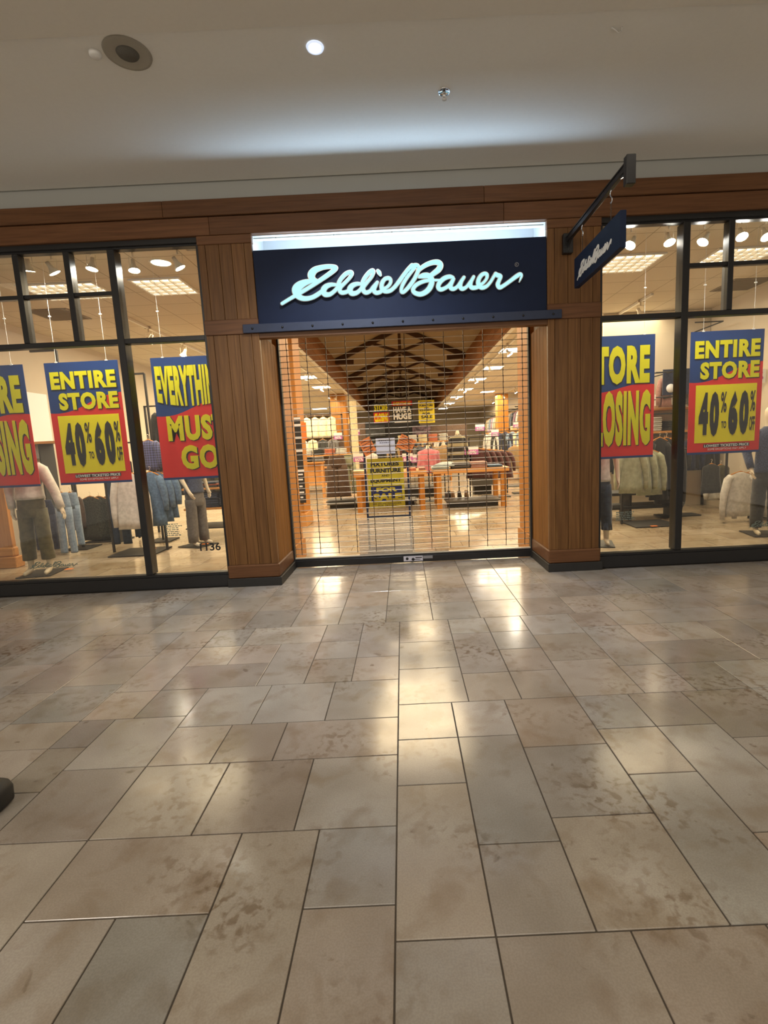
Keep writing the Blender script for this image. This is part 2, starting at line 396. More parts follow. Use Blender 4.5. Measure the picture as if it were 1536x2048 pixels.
col(-6,0,21.55,24.8); col(-9,-6,21.55,24.8); col(-12,-9,21.55,24.8)
col(-4,0,24.8,29.13); col(-8,-4,24.8,29.13); col(-12,-8,24.8,29.13); col(-15,-12,25.95,29.13); col(-18,-15,25.95,29.13); col(-22,-18,25.95,30.25,34.58,39.2)
col(-3,0,29.13,32.58,39.2); col(-6,-3,29.13,32.58,35.64,39.2); col(-9,-6,29.13,35.64); col(-12,-6,35.64,39.2); col(-12,-9,32.42,35.64); col(-15,-9,29.13,32.42)
col(-15,-12,32.42,35.7,39.2); col(-18,-15,29.13,35.7,39.2)
def fill(x0,x1,y0,y1):
    x=x0
    while x<x1-.01:
        w=random.choice((3,4,3)); w=min(w,x1-x); w = x1-x if x1-x-w<2 else w
        y=y0
        while y<y1-.01:
            h=random.choice((3.3,4.4,6.6,3.3)); h=min(h,y1-y); h = y1-y if y1-y-h<2.4 else h
            tiles.append((x,x+w,y,y+h)); y+=h
        x+=w
fill(-70,-22,12,39.2); fill(-22,-16,8,25.95); fill(26,66,12,39.2); fill(23,26,12.7,26.05); fill(-70,-22,-30,12); fill(-22,-16,-30,8); fill(-16,-12,-30,7); fill(-12,-6,-30,8); fill(-6,-3,-30,2); fill(-3,0,-30,4)
fill(15,66,-30,12.7 if False else 12); tiles.append((15,26,12,12.7)); fill(0,7,-30,2); fill(7,11,-30,3); fill(11,15,-30,9)
mb=MB(); g=.0028
def tl(x0,x1,y0,y1,bias=1):
    k=random.uniform(.80,1.10)*bias; w=random.uniform(-.03,.05); v=random.uniform(-.03,.02)
    mb.box(x0+g,x1-g,y0+g,y1-g,-.02,0,bev=.0016,tint=(k*(1+w),k*(1-v),k*(1-w*1.3-v)))
for a,b,c,d in tiles: tl(X0+a*U,X0+b*U,c*U,d*U)
for i in range(-16,17):
    for j,(a,b) in enumerate(((4.022,4.47),(4.47,4.92),(4.92,5.37),(5.37,5.82),(5.82,6.24))):
        if j>2 and not (-4<=i<=4): continue
        x=-.213+.4065*i; tl(x,x+.4065,a,b,1.0)
floor=struct(mb.build('floor',M['floor']))
mb=MB(); mb.box(-7.3,6.9,-3.1,6.24,-.08,-.0045); mb.build('grout_bed',M['grout'],floor)
mb=MB(); mb.box(-9,9,6.24,40,-.08,-.001); mb.box(-7.4,-2.0,5.5,6.24,-.08,-.001); mb.box(2.1,7.4,5.5,6.24,-.08,-.001)
struct(mb.build('floor_shop',M['shopfloor']))

# ================================================================ hall ceiling and bulkhead
mb=MB(); mb.box(-8,8,3.56,5.36,4.21,4.35); struct(mb.build('ceiling',M['plasterw']))
mb=MB(); mb.box(-8,8,-3.1,3.56,4.195,4.35); struct(mb.build('ceiling_hall',M['plasterh']))
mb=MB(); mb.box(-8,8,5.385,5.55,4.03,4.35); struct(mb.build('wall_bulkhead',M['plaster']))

# ---------------------------------------------------------------- wooden storefront
mb=MB()
for a,b,t in ((-8,-2.31,1.0),(-2.31,.95,.92),(.95,8,1.04)): mb.box(a+.001,b-.001,5.345,5.42,3.885,4.04,bev=.004,tint=(t,t,t))
for a,b,t in ((-8,-1.86,1.12),(-1.86,1.15,.9),(1.15,8,1.05)): mb.box(a+.001,b-.001,5.365,5.42,3.705,3.879,bev=.004,tint=(t,t*.97,t*.95))
struct(mb.build('trim_1',M['woodx']))
def column(name, x0,x1, label, left):
    c=thing(name,label,'column',((x0+x1)/2,5.6,0))
    F0=5.37; yb=6.16
    mb=MB(); mb.box(x0-.02,x1+.03,F0-.035,yb+.02,0,.095,bev=.004); mb.build('plinth',M['softblack'],c)
    mb=MB(); mb.box(x0-.012,x1+.012,F0-.022,yb,.095,.245,bev=.012,tint=(1.02,1,1)); mb.build('skirting',M['woodx'],c)
    xs=[x0,x0+.075,x0+.215,x0+.345,x0+.475,x1]
    for nm,z0,z1 in (('shaft',.245,2.72),('upper_shaft',2.872,3.615)):
        mb=MB()
        for a,b in zip(xs[:-1],xs[1:]):
            t=random.uniform(.88,1.1); mb.box(a+.0015,b-.0015,F0,F0+.05,z0,z1,bev=.003,tint=(t,t,t))
        mb.build(nm,M['wood'],c)
        if nm=='shaft':
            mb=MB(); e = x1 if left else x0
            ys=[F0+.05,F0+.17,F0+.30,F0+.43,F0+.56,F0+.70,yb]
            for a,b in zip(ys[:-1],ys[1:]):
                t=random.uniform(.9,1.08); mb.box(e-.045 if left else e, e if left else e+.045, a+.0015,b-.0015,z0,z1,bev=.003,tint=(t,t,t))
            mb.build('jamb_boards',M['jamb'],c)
    mb=MB(); mb.box(x0+.06,x1-.06,F0+.05,yb-.02,.1,3.7); mb.build('core',M['wood'],c)
    mb=MB(); mb.box(x0-.004,x1+.004,F0-.012,F0+.05,2.72,2.872,bev=.004,tint=(1.08,1.05,1.05)); mb.build('middle_band',M['woodx'],c)
    mb=MB(); mb.box(x0-.004,x1+.004,F0-.008,F0+.05,3.615,3.70,bev=.004,tint=(1.1,1.08,1.05)); mb.build('cap_band',M['woodx'],c)
    return c
column('wood_column',-2.0,-1.445,'brown boarded wooden column left of the closed shop entrance',True)
column('wood_column',1.59,2.145,'brown boarded wooden column right of the entrance under the hanging sign',False)
# white lit recess above the sign
mb=MB(); mb.box(-1.46,1.60,5.90,5.95,3.0,4.0); mb.box(-1.46,1.60,5.43,5.90,3.93,4.0); mb.box(-1.49,-1.455,5.43,5.95,3.0,4.0); mb.box(1.592,1.63,5.43,5.95,3.0,4.0)
mb.box(-1.46,1.60,5.425,5.47,3.70,3.93)
struct(mb.build('wall_recess',M['recess']))
cove=thing('cove_light','long cool white strip light hidden behind the top of the shop sign','light',(.07,5.60,3.42))
mb=MB(); mb.box(-1.35,1.49,5.55,5.65,3.38,3.42); mb.build('housing',M['white'],cove)
light('AREA','strip',(.07,5.60,3.44),19,COOL,2.8,.08,(0,-.25,1),parent=cove)
# store sign
sg=thing('store_sign','large navy shop fascia sign with glowing white script lettering above entrance','sign',(.07,5.4,2.81))
mb=MB(); mb.box(-1.443,1.588,5.385,5.44,2.812,3.545,bev=.003); mb.build('sign_panel',M['navy'],sg)
# script logo, as strokes of (x, z, width)
def z7(pts): return [(560+x/5.908, 520+y/5.908, w/5.908) for x,y,w in pts]
def z8(pts): return [(790+x/5.689, 500+y/5.689, w/5.689) for x,y,w in pts]
strokes=[
 z7([(22,514,36),(90,472,38),(165,428,42),(270,368,44),(380,300,44),(470,240,46),(560,178,48),(630,125,50),(660,92,48),(630,78,46),(560,76,48),(480,90,56),(410,118,72),(372,165,88),(375,205,80),(400,232,56),(440,248,40)]),
 z7([(440,250,34),(370,248,44),(290,268,74),(225,305,100),(192,352,112),(205,408,92),(250,446,66),(310,455,56),(380,440,52),(440,408,52),(500,365,48)]),
 z7([(660,292,34),(600,290,46),(540,315,62),(512,360,72),(530,402,66),(585,405,50),(635,372,44),(680,325,44),(705,285,44)]),
 z7([(690,330,52),(692,275,46),(725,215,44),(780,160,44),(830,142,44),(850,158,38),(825,205,36),(770,265,38),(715,320,46),(705,358,52),(730,384,50),(785,376,44),(820,350,40)]),
 z7([(950,282,34),(905,282,44),(850,305,60),(825,350,70),(848,392,62),(900,388,50),(945,355,44),(980,310,44)]),
 z7([(975,335,52),(975,270,46),(1005,205,44),(1055,145,44),(1095,122,42),(1105,145,36),(1080,200,36),(1030,262,38),(985,318,48),(985,358,54),(1015,384,50),(1065,366,42),(1100,318,36),(1150,262,34)]),
 z7([(1150,262,34),(1128,305,44),(1108,352,54),(1135,386,50),(1185,376,44),(1215,345,42)]),
 z7([(1155,125,32),(1172,148,44),(1188,178,22)]),
 z7([(1215,345,42),(1262,322,36),(1300,280,38),(1308,235,40),(1280,212,42),(1235,228,44),(1204,280,50),(1205,335,56),(1240,368,50),(1300,362,46),(1350,322,46),(1420,238,44),(1500,125,42),(1560,60,42)]),
 z8([(0,418,44),(65,330,44),(130,245,44),(185,190,46),(240,172,44),(266,192,40),(262,240,42),(222,325,44),(160,415,46),(100,475,42),(72,470,40),(80,412,42),(130,320,40),(190,240,36),(235,190,30)]),
 z8([(268,235,30),(310,195,42),(370,160,46),(440,138,50),(495,142,58),(518,175,62),(495,222,62),(445,262,54),(400,290,46),(350,300,40),(275,305,30)]),
 z8([(275,305,30),(320,285,44),(370,288,56),(410,320,64),(418,372,66),(392,435,66),(345,480,60),(285,502,54),(225,485,50),(205,448,50),(235,402,46),(300,365,42),(380,345,36),(450,342,26),(530,342,22)]),
 z8([(660,312,34),(620,302,44),(560,322,50),(508,370,54),(492,420,54),(520,448,48),(575,430,42),(625,390,42),(665,330,42),(640,385,48),(632,425,52),(665,442,46),(710,415,40),(755,350,38),(785,310,36)]),
 z8([(785,310,36),(755,360,44),(742,412,52),(765,440,48),(810,422,40),(855,365,38),(895,305,36),(868,355,44),(858,402,52),(880,428,50),(925,425,46),(975,405,42)]),
 z8([(965,400,40),(1010,368,34),(1045,318,36),(1045,278,40),(1015,268,40),(975,295,46),(948,350,52),(955,400,54),(990,428,48),(1040,412,42),(1085,365,38),(1125,300,36),(1145,268,38)]),
 z8([(1145,268,38),(1165,285,50),(1200,300,48),(1185,345,46),(1170,390,52),(1190,425,48),(1235,405,44),(1310,352,44),(1380,300,48),(1425,275,42),(1440,295,30),(1428,330,20),(1415,362,8)]),
]
def to_sign(p): q=at(p[0],p[1],5.345); return (q.x,q.z,p[2]*5.345/F*.86)
logo=[[to_sign(p) for p in s] for s in strokes]
def smooth_path(s, k=4):
    out=[]; n=len(s)
    for i in range(n-1):
        p0,p1,p2,p3=s[max(i-1,0)],s[i],s[i+1],s[min(i+2,n-1)]
        for j in range(k):
            t=j/k; out.append(tuple(.5*((2*p1[q])+(-p0[q]+p2[q])*t+(2*p0[q]-5*p1[q]+4*p2[q]-p3[q])*t*t+(-p0[q]+3*p1[q]-3*p2[q]+p3[q])*t**3) for q in range(3)))
    out.append(s[-1]); return out
logo=[smooth_path(s) for s in logo]
def ribbon(mb, s, y0, y1, grow=0, fn=None, mi=0, n=8):
    L=[];Rr=[];N_=len(s)
    for i,(x,z,w) in enumerate(s):
        a=s[max(i-1,0)];b=s[min(i+1,N_-1)]; dx,dz=b[0]-a[0],b[1]-a[1]; l=math.hypot(dx,dz) or 1; nx,nz=-dz/l,dx/l; h=w/2+grow
        L.append((x+nx*h,z+nz*h)); Rr.append((x-nx*h,z-nz*h))
    def P(p,y):
        return fn(p[0],p[1],y) if fn else (p[0],y,p[1])
    mb.st=getattr(mb,'st',0)+1; base=mb.st*1e-4
    for i in range(N_-1):
        q=[L[i],L[i+1],Rr[i+1],Rr[i]]; o_=base+(i%3)*3e-5
        v=[P(p,y0-o_) for p in q]+[P(p,y1-o_) for p in q]
        mb.add(v,[(0,1,2,3),(4,7,6,5),(0,4,5,1),(3,2,6,7)],mi=mi)
    for i,(x,z,w) in enumerate(s[::2]+[s[-1]]):
        o_=base+(i%3)*3e-5+1.2e-5; h=w/2+grow; q=[(x+h*math.cos(2*math.pi*t/n),z+h*math.sin(2*math.pi*t/n)) for t in range(n)]
        v=[P(p,y0-o_) for p in q]+[P(p,y1-o_) for p in q]
        mb.add(v,[tuple(range(n)),tuple(range(n,2*n))[::-1]]+[(t,(t+1)%n,(t+1)%n+n,t+n) for t in range(n)],mi=mi)
mb=MB()
for s in logo: ribbon(mb,s,5.3505,5.3875,grow=.006,n=14)
shadepart(mb.build('letter_return',M['chrome'],sg),'silver edge around the glowing letters')
mb=MB()
for s in logo: ribbon(mb,s,5.340,5.3500,grow=-.002,n=14)
shadepart(mb.build('script_lettering',M['glow'],sg),'glowing pale cyan Eddie Bauer script')
mb=MB(); q=at(790+1385/5.689,500+165/5.689,5.38)
mb.lathe([(.022,0),(.022,.004),(.017,.004),(.017,0)],(q.x,5.383,q.z),20,axis=(0,-1,0)); put_text(mb,'R',q.x-.009,q.x+.009,q.z-.012,q.z+.012,5.382)
mb.build('registered_mark',mat('mark_grey',(.25,.25,.27),.5),sg)
lb=thing('steel_lintel','long navy steel bar with bolts under the shop sign','beam',(.07,5.35,2.72))
mb=MB(); mb.box(-1.60,1.73,5.335,5.38,2.722,2.81,bev=.003); mb.build('bar',M['navysteel'],lb)
for i in range(11):
    x=-1.50+i*.314; mb=MB(); mb.lathe([(0,.012),(.008,.011),(.012,.004),(.012,0)],(x,5.336,2.765),10,axis=(0,-1,0)); mb.build('bolt',M['black'],lb)
mb=MB(); mb.box(-1.447,1.592,5.375,5.46,2.672,2.80,bev=.003,tint=(.95,.95,.95)); mb.box(-1.447,1.592,5.46,5.98,2.90,2.94); mb.box(-1.447,1.592,6.02,6.08,2.862,3.0)
struct(mb.build('trim_2',M['woodx']))

# ---------------------------------------------------------------- shop windows
YG=5.475
def decal_logo(mb, x,z,w,y):
    k=w/(1.328+1.184)
    for s in logo: ribbon(mb,[((a+1.184)*k+x,(b-3.0)*k+z,c*k) for a,b,c in s],y,y-.001,n=6)
def window(name, X0_,X1_, mull, upx, sgn):
    w=bpy.data.objects.new(name,None); C.objects.link(w); w.location=((X0_+X1_)/2,YG,0); struct(w)
    mb=MB(); mb.box(X0_,X1_,5.40,5.53,0,.135,bev=.004); mb.box(X0_,X1_,5.415,5.51,.135,.165,bev=.003)
    mb.box(X0_,X1_,5.40,5.53,3.655,3.72,bev=.003); mb.box(X0_,X1_,5.43,5.51,3.635,3.66,bev=.003)
    for x in (X0_,X1_-.035): mb.box(x,x+.035,5.41,5.52,.165,3.64,bev=.003)
    mb.build('frame',M['black'],w)
    for m in mull: mb=MB(); mb.box(m-.037,m+.037,5.415,5.55,.165,3.64,bev=.006); mb.build('mullion',M['black'],w)
    mb=MB(); mb.box(X0_+.035,X1_-.035,5.425,5.52,2.693,2.745,bev=.004); mb.build('transom',M['black'],w)
    mb=MB()
    a,b = upx[0]
    mb.box(a,b,5.44,5.50,3.195,3.235,bev=.004); mb.build('muntin',M['black'],w)
    for m in upx[1]: mb=MB(); mb.box(m-.03,m+.03,5.425,5.53,2.745,3.64,bev=.005); mb.build('muntin',M['black'],w)
    mb=MB(); mb.box(X0_+.03,X1_-.03,YG,YG+.006,.16,3.65); w_g=mb.build('glass_pane',M['glass'],w)
    return w,w_g
w1,g1=window('window_1',-6.6,-2.0,(-2.925,-4.95),((-6.5,-2.96),(-3.925,-3.395,-5.5)),-1)
w2,g2=window('window_2',2.145,6.6,(3.06,5.1),((3.1,6.5),(3.535,4.07,5.6)),1)
M['decal']=mat('window_lettering',(.16,.20,.17),.5,noise=.1)
mb=MB(); q=at(60,1138,YG); decal_logo(mb,q.x,q.z,.55,YG-.002); mb.build('glass_lettering',M['decal'],g1)
mb=MB(); q=at(1497,1056,YG); decal_logo(mb,q.x,q.z,.55,YG-.002); mb.build('glass_lettering',M['decal'],g2)
mb=MB(); q=at(401,1104,YG); put_text(mb,'1136',q.x,q.x+.235,q.z+.01,q.z+.10,YG-.002,bold=.02); shadepart(mb.build('street_number',M['bink'],g1),'black number 1136 on the glass')
def dashes(w,px,py,n,wd_,m):
    mb=MB(); q=at(px,py,YG)
    for i in range(n):
        x=q.x; z=q.z-i*.021; e=q.x+wd_*random.uniform(.75,1)
        while x<e:
            l=random.uniform(.015,.045); mb.box(x,min(x+l,e),YG-.003,YG-.001,z,z+.010); x+=l+.008
    mb.build('small_print',m,w)
dashes(g1,330,1050,7,.19,M['decal']); dashes(g2,1232,1026,5,.23,M['decal'])

# ---------------------------------------------------------------- hanging blade sign
bs=thing('blade_sign','navy hanging shop sign with white script on black wall bracket','sign',(1.79,5.35,3.2))
mb=MB(); mb.box(1.74,1.84,5.31,5.369,3.35,3.54,bev=.005); mb.build('wall_plate',M['black'],bs)
mb=MB(); mb.box(1.772,1.808,3.98,5.31,3.455,3.50,bev=.003); mb.box(1.765,1.815,3.98,5.31,3.498,3.508); mb.build('arm',M['black'],bs)
mb=MB(); mb.box(1.755,1.825,3.925,3.985,3.33,3.535,bev=.005); mb.build('end_block',M['black'],bs)
for y0,sg_ in ((4.03,1),(5.27,-1)):
    mb=MB(); mb.tube([(1.79,y0-sg_*.05+sg_*.13*(1-math.cos(t*math.pi/16)),3.36+.10*math.sin(t*math.pi/16)) for t in range(9)],.012,6); mb.build('corner_brace',M['black'],bs)
for y in (4.28,4.92):
    mb=MB(); pts=[]
    for t in range(13):
        a=-math.pi*.1+t/12*math.pi*1.15; pts.append((1.79,y+.018*math.cos(a)*1,3.405+.02*math.sin(a)+.02))
    for t in range(13):
        a=math.pi*.95+t/12*math.pi*-1.15+math.pi*0; pts.append((1.79,y-.018*math.cos(a)*-1*1,3.355+.02*math.sin(-a)))
    mb.tube([(1.79,y,3.455),(1.79,y+.018,3.44),(1.79,y+.02,3.42),(1.79,y,3.40),(1.79,y-.018,3.385),(1.79,y-.016,3.365),(1.79,y+.004,3.352),(1.79,y+.014,3.365)],.0045,6); mb.build('hook',M['chrome'],bs)
    mb=MB()
    for k in range(5): mb.tube([(1.79+.006*math.cos(a)*(k%2),y+.006*math.cos(a)*(1-k%2),3.345-.026*k+.015*math.sin(a)) for a in [i*math.pi/4 for i in range(9)]],.002,5)
    mb.build('chain',M['darkrod'],bs)
mb=MB(); mb.box(1.765,1.815,4.05,5.07,2.93,3.205,bev=.004); mb.build('sign_board',M['navy'],bs)
mb=MB(); k=.78/2.512
for s in logo: ribbon(mb,s,1.7645,1.762,grow=.010,fn=lambda a,b,y:(y,4.98-(a+1.184)*k,2.985+(b-3.0)*k*1.15),n=8)
shadepart(mb.build('script_lettering',mat('cream_lettering',(.88,.88,.84),.5),bs),'off white Eddie Bauer script')

# ---------------------------------------------------------------- rolling grille
YS=6.10
gr=thing('rolling_grille','closed metal rolling grille of thin horizontal rods across shop entrance','shutter',(.07,YS,0))
GX0,GX1=-1.437,1.583
links=[-1.33+.2355*i for i in range(13)]
for i in range(39):
    z=.175+.0695*i; mb=MB()
    n=26; mb.tube([(GX0+.012+(GX1-GX0-.024)*k/n,YS+random.uniform(-.001,.001),z+random.uniform(-.0016,.0016)) for k in range(n+1)],.0046,6)
    mb.build('rod',M['alu'],gr)
for x in links:
    mb=MB()
    for i in range(38):
        z=.175+.0695*i; o_=.004 if i%2 else -.004
        mb.box(x-.0035+o_*.3,x+.0035+o_*.3,YS-.006,YS+.006,z-.010,z+.0795)
    mb.build('link_chain',M['darkrod'],gr)
mb=MB(); mb.box(GX0,GX1,YS-.03,YS+.03,.012,.098,bev=.006); mb.box(GX0,GX1,YS-.02,YS+.02,.098,.118,bev=.004); mb.build('bottom_bar',M['black'],gr)
mb=MB(); mb.box(GX0,GX1,YS-.018,YS+.018,.118,.132); shadepart(mb.build('bar_cap',M['alu'],gr),'silver strip on top of the black bottom bar')
for x in (GX0-.002,GX1-.02): mb=MB(); mb.box(x,x+.022,YS-.035,YS+.035,.0,2.86,bev=.003); mb.build('guide_rail',M['softblack'],gr)
hp0,hp1=-.60,.53
for i in range(26):
    z=.135+.0172*i
    if abs((z-.175)/.0695-round((z-.175)/.0695))<.13: continue
    mb=MB(); mb.tube([(hp0,YS+.006,z),(hp1,YS+.006,z)],.0034,6); mb.build('infill_rod',M['infill'],gr)
m_=bpy.data.materials.new('clear_plastic'); m_.use_nodes=True; nt_=m_.node_tree; nt_.nodes.clear()
o_=nt_.nodes.new('ShaderNodeOutputMaterial'); a_=nt_.nodes.new('ShaderNodeMixShader'); t_=nt_.nodes.new('ShaderNodeBsdfTransparent'); d_=nt_.nodes.new('ShaderNodeBsdfTranslucent'); g_=nt_.nodes.new('ShaderNodeBsdfGlossy'); a2_=nt_.nodes.new('ShaderNodeMixShader')
d_.inputs[0].default_value=(.75,.78,.85,1); g_.inputs['Roughness'].default_value=.12; a_.inputs[0].default_value=.30; a2_.inputs[0].default_value=.05
nt_.links.new(t_.outputs[0],a_.inputs[1]); nt_.links.new(d_.outputs[0],a_.inputs[2]); nt_.links.new(a_.outputs[0],a2_.inputs[1]); nt_.links.new(g_.outputs[0],a2_.inputs[2]); nt_.links.new(a2_.outputs[0],o_.inputs[0])
mb=MB(); mb.box(hp0,.10,YS+.013,YS+.016,.135,.575); shadepart(mb.build('plastic_sheet',m_,gr),'clear plastic sheet low in the middle of the grille')
mb=MB()
q=at(807,1113,YS-.031); q2=at(846,1125,YS-.031); mb.box(q.x,q2.x,YS-.033,YS-.030,.028,.092); lp=mb.build('label_plate',M['paper'],gr)
mb=MB(); mb.lathe([(0,.001),(.018,.001),(.018,0)],(q.x+.045,YS-.0335,.06),14,axis=(0,-1,0)); mb.lathe([(0,.001),(.02,.001),(.02,0)],(q.x+.12,YS-.0335,.05),8,axis=(0,-1,0)); mb.box(q.x+.1,q2.x-.03,YS-.0345,YS-.033,.045,.052); mb.box(q.x+.15,q2.x-.01,YS-.0345,YS-.033,.064,.076)
mb.build('label_print',M['bink'],lp)
mb=MB(); mb.box(q2.x+.005,q2.x+.125,YS-.033,YS-.030,.052,.088); shadepart(mb.build('label_plate',mat('grey_label',(.25,.25,.26),.5),gr),'smaller grey label')

# ================================================================ shop shell
ZC=3.8
mb=MB(); mb.box(-7.4,-2.35,5.56,40,ZC,ZC+.08); struct(mb.build('ceiling_left',M['ctile']))
mb=MB(); mb.box(2.52,7.4,5.56,40,ZC,ZC+.08); struct(mb.build('ceiling_right',M['ctile']))
mb=MB(); mb.box(-2.35,2.52,5.98,9.6,ZC,ZC+.08); mb.box(-7.4,7.4,5.50,5.56,3.70,3.9); struct(mb.build('ceiling_front',M['ctile']))
mb=MB(); mb.box(-6.6,-6.5,5.5,40,0,4); struct(mb.build('wall_left',M['cream']))
mb=MB(); mb.box(6.08,6.18,5.5,40,0,4); struct(mb.build('wall_right',M['cream']))
mb=MB(); mb.box(-6.6,6.2,39,39.1,0,6.2); struct(mb.build('wall_back',M['cream']))
# planked sides of the raised nave and its sloping roof
for nm,x0,x1 in (('trim_3',-2.47,-2.35),('trim_4',2.52,2.64)):
    mb=MB()
    for j in range(5):
        y=9.6
        while y<39:
            l=random.choice((2.4,3.0,3.6)); t=random.uniform(.85,1.15); mb.box(x0,x1,y+.004,min(y+l,39)-.004,ZC+.19*j+.003,ZC+.19*(j+1)-.003,tint=(t,t,t)); y+=l
    struct(mb.build(nm,M['fascia']))
mb=MB(); mb.box(-2.35,2.52,9.5,9.6,ZC,6.0); struct(mb.build('wall_nave_front',M['fascia']))
mb=MB(); mb.box(-2.37,-2.27,9.6,39,ZC-.06,ZC+.03,tint=(1,1,1)); struct(mb.build('trim_5',M['cream']))
mb=MB(); mb.box(2.44,2.54,9.6,39,ZC-.06,ZC+.03,tint=(1,1,1)); struct(mb.build('trim_6',M['cream']))
M['roof']=mat('nave_ceiling_paint',(.20,.14,.075),.85,noise=.05,scale=3)
mb=MB()
mb.add([(-2.45,9.6,4.72),(.085,9.6,5.88),(.085,39,5.88),(-2.45,39,4.72),(-2.45,9.6,4.78),(.085,9.6,5.94),(.085,39,5.94),(-2.45,39,4.78)],[(0,1,2,3),(4,5,6,7),(0,1,5,4),(2,3,7,6),(0,3,7,4)])
mb.add([(2.62,9.6,4.72),(.085,9.6,5.88),(.085,39,5.88),(2.62,39,4.72),(2.62,9.6,4.78),(.085,9.6,5.94),(.085,39,5.94),(2.62,39,4.78)],[(0,1,2,3),(4,5,6,7),(0,1,5,4),(2,3,7,6),(0,3,7,4)])
struct(mb.build('ceiling_nave',M['roof']))
ordn=['nearest','second','third','fourth','farthest']
for i,y in enumerate((19.0,23.6,28.4,33.2,37.4)):
    t=thing('roof_truss',f'dark timber roof truss high inside the shop, {ordn[i]} from the entrance','truss',(.085,y,4.7),'timber roof trusses')
    for s in (-1,1):
        mb=MB(); mb.bar((.085+s*2.42,y,4.66),(.085,y,5.76),.17,.14); mb.build('rafter',M['truss'],t)
        mb=MB(); mb.bar((.085,y,4.92),(.085+s*1.05,y,5.27),.10,.08); mb.build('strut',M['truss'],t)
        mb=MB(); mb.bar((.085+s*2.42,y,4.66),(.085+s*1.75,y,4.62),.16,.13); mb.build('corbel',M['truss'],t)
    mb=MB(); mb.bar((.085,y,4.84),(.085,y,5.7),.11,.09); mb.build('king_post',M['truss'],t)

# ---------------------------------------------------------------- shop ceiling lamps
def louvre(cx,cy,w,d,label):
    t=thing('louvre_light',label,'ceiling light',(cx,cy,ZC),'square louvred ceiling lights')
    mb=MB(); 
    for a in ((cx-w/2-.03,cx-w/2,cy-d/2-.03,cy+d/2+.03),(cx+w/2,cx+w/2+.03,cy-d/2-.03,cy+d/2+.03),(cx-w/2,cx+w/2,cy-d/2-.03,cy-d/2),(cx-w/2,cx+w/2,cy+d/2,cy+d/2+.03)): mb.box(*a,ZC-.02,ZC-.001)
    mb.build('frame',M['white'],t)
    mb=MB(); n=int(w/.11)
    for i in range(1,n): x=cx-w/2+w*i/n; mb.box(x-.004,x+.004,cy-d/2,cy+d/2,ZC-.035,ZC-.004)
    n=int(d/.11)
    for i in range(1,n): y=cy-d/2+d*i/n; mb.box(cx-w/2,cx+w/2,y-.004,y+.004,ZC-.035,ZC-.004)
    mb.build('louvre',M['alu'],t)
    mb=MB(); mb.box(cx-w/2,cx+w/2,cy-d/2,cy+d/2,ZC-.0035,ZC-.0015); mb.build('diffuser',M['softpanel'],t)
louvre(-3.14,7.12,.62,.62,'square louvred ceiling light behind the window pane next to the left column')
louvre(-4.45,7.12,.95,.62,'wide louvred ceiling light behind the far left window panes')
louvre(3.22,7.08,.62,.62,'square louvred ceiling light seen behind the hanging sign')
louvre(4.62,7.02,.80,.62,'square louvred ceiling light behind the far right window panes')
q=onz(322,527,ZC-.01)
t=thing('round_downlight','round glowing recessed ceiling light inside the left window','ceiling light',(q.x,q.y,ZC))
mb=MB(); mb.lathe([(.11,-.003),(.125,-.012),(.13,-.001)],(q.x,q.y,ZC),28); mb.build('ring',M['white'],t)
mb=MB(); mb.lathe([(0,-.004),(.112,-.004)],(q.x,q.y,ZC),28); mb.build('diffuser',mat('lit_round_lens',(1,.94,.72),.4,emit=2.6),t)
for i,(x,y,w) in enumerate(((-3.0,16.3,.62),(-2.95,19.1,.62),(-4.75,29.5,.8),(-3.0,23.5,.62),(2.98,13.2,.6),(3.02,16.2,.6),(2.95,19.0,.6),(2.95,22.4,.6),(2.95,26.0,.6),(2.95,30.0,.6),(2.95,34.5,.6),(2.6+1.6,24,.6))):
    side='left' if x<0 else 'right'
    t=thing('ceiling_troffer',f'bright flat ceiling light panel in the {side} side ceiling deep inside the shop','ceiling light',(x,y,ZC),f'ceiling light panels on the {side} side')
    mb=MB(); mb.box(x-w/2-.03,x+w/2+.03,y-.33,y+.33,ZC-.025,ZC-.001); mb.build('frame',M['white'],t)
    mb=MB(); mb.box(x-w/2,x+w/2,y-.3,y+.3,ZC-.03,ZC-.0255); mb.build('diffuser',M['tube'],t)
for cx,cy,s_ in ((-5.35,8.2,'left'),(5.62,8.35,'right')):
    t=thing('ceiling_vent',f'dark grey square return air vent in the shop ceiling on the {s_}','vent',(cx,cy,ZC))
    mb=MB(); mb.box(cx-.32,cx+.32,cy-.32,cy+.32,ZC-.012,ZC-.002); mb.build('frame',M['vent'],t)
    mb=MB()
    for i in range(14): mb.box(cx-.29,cx+.29,cy-.29+i*.043,cy-.275+i*.043,ZC-.018,ZC-.011)
    mb.build('slats',M['vent'],t)
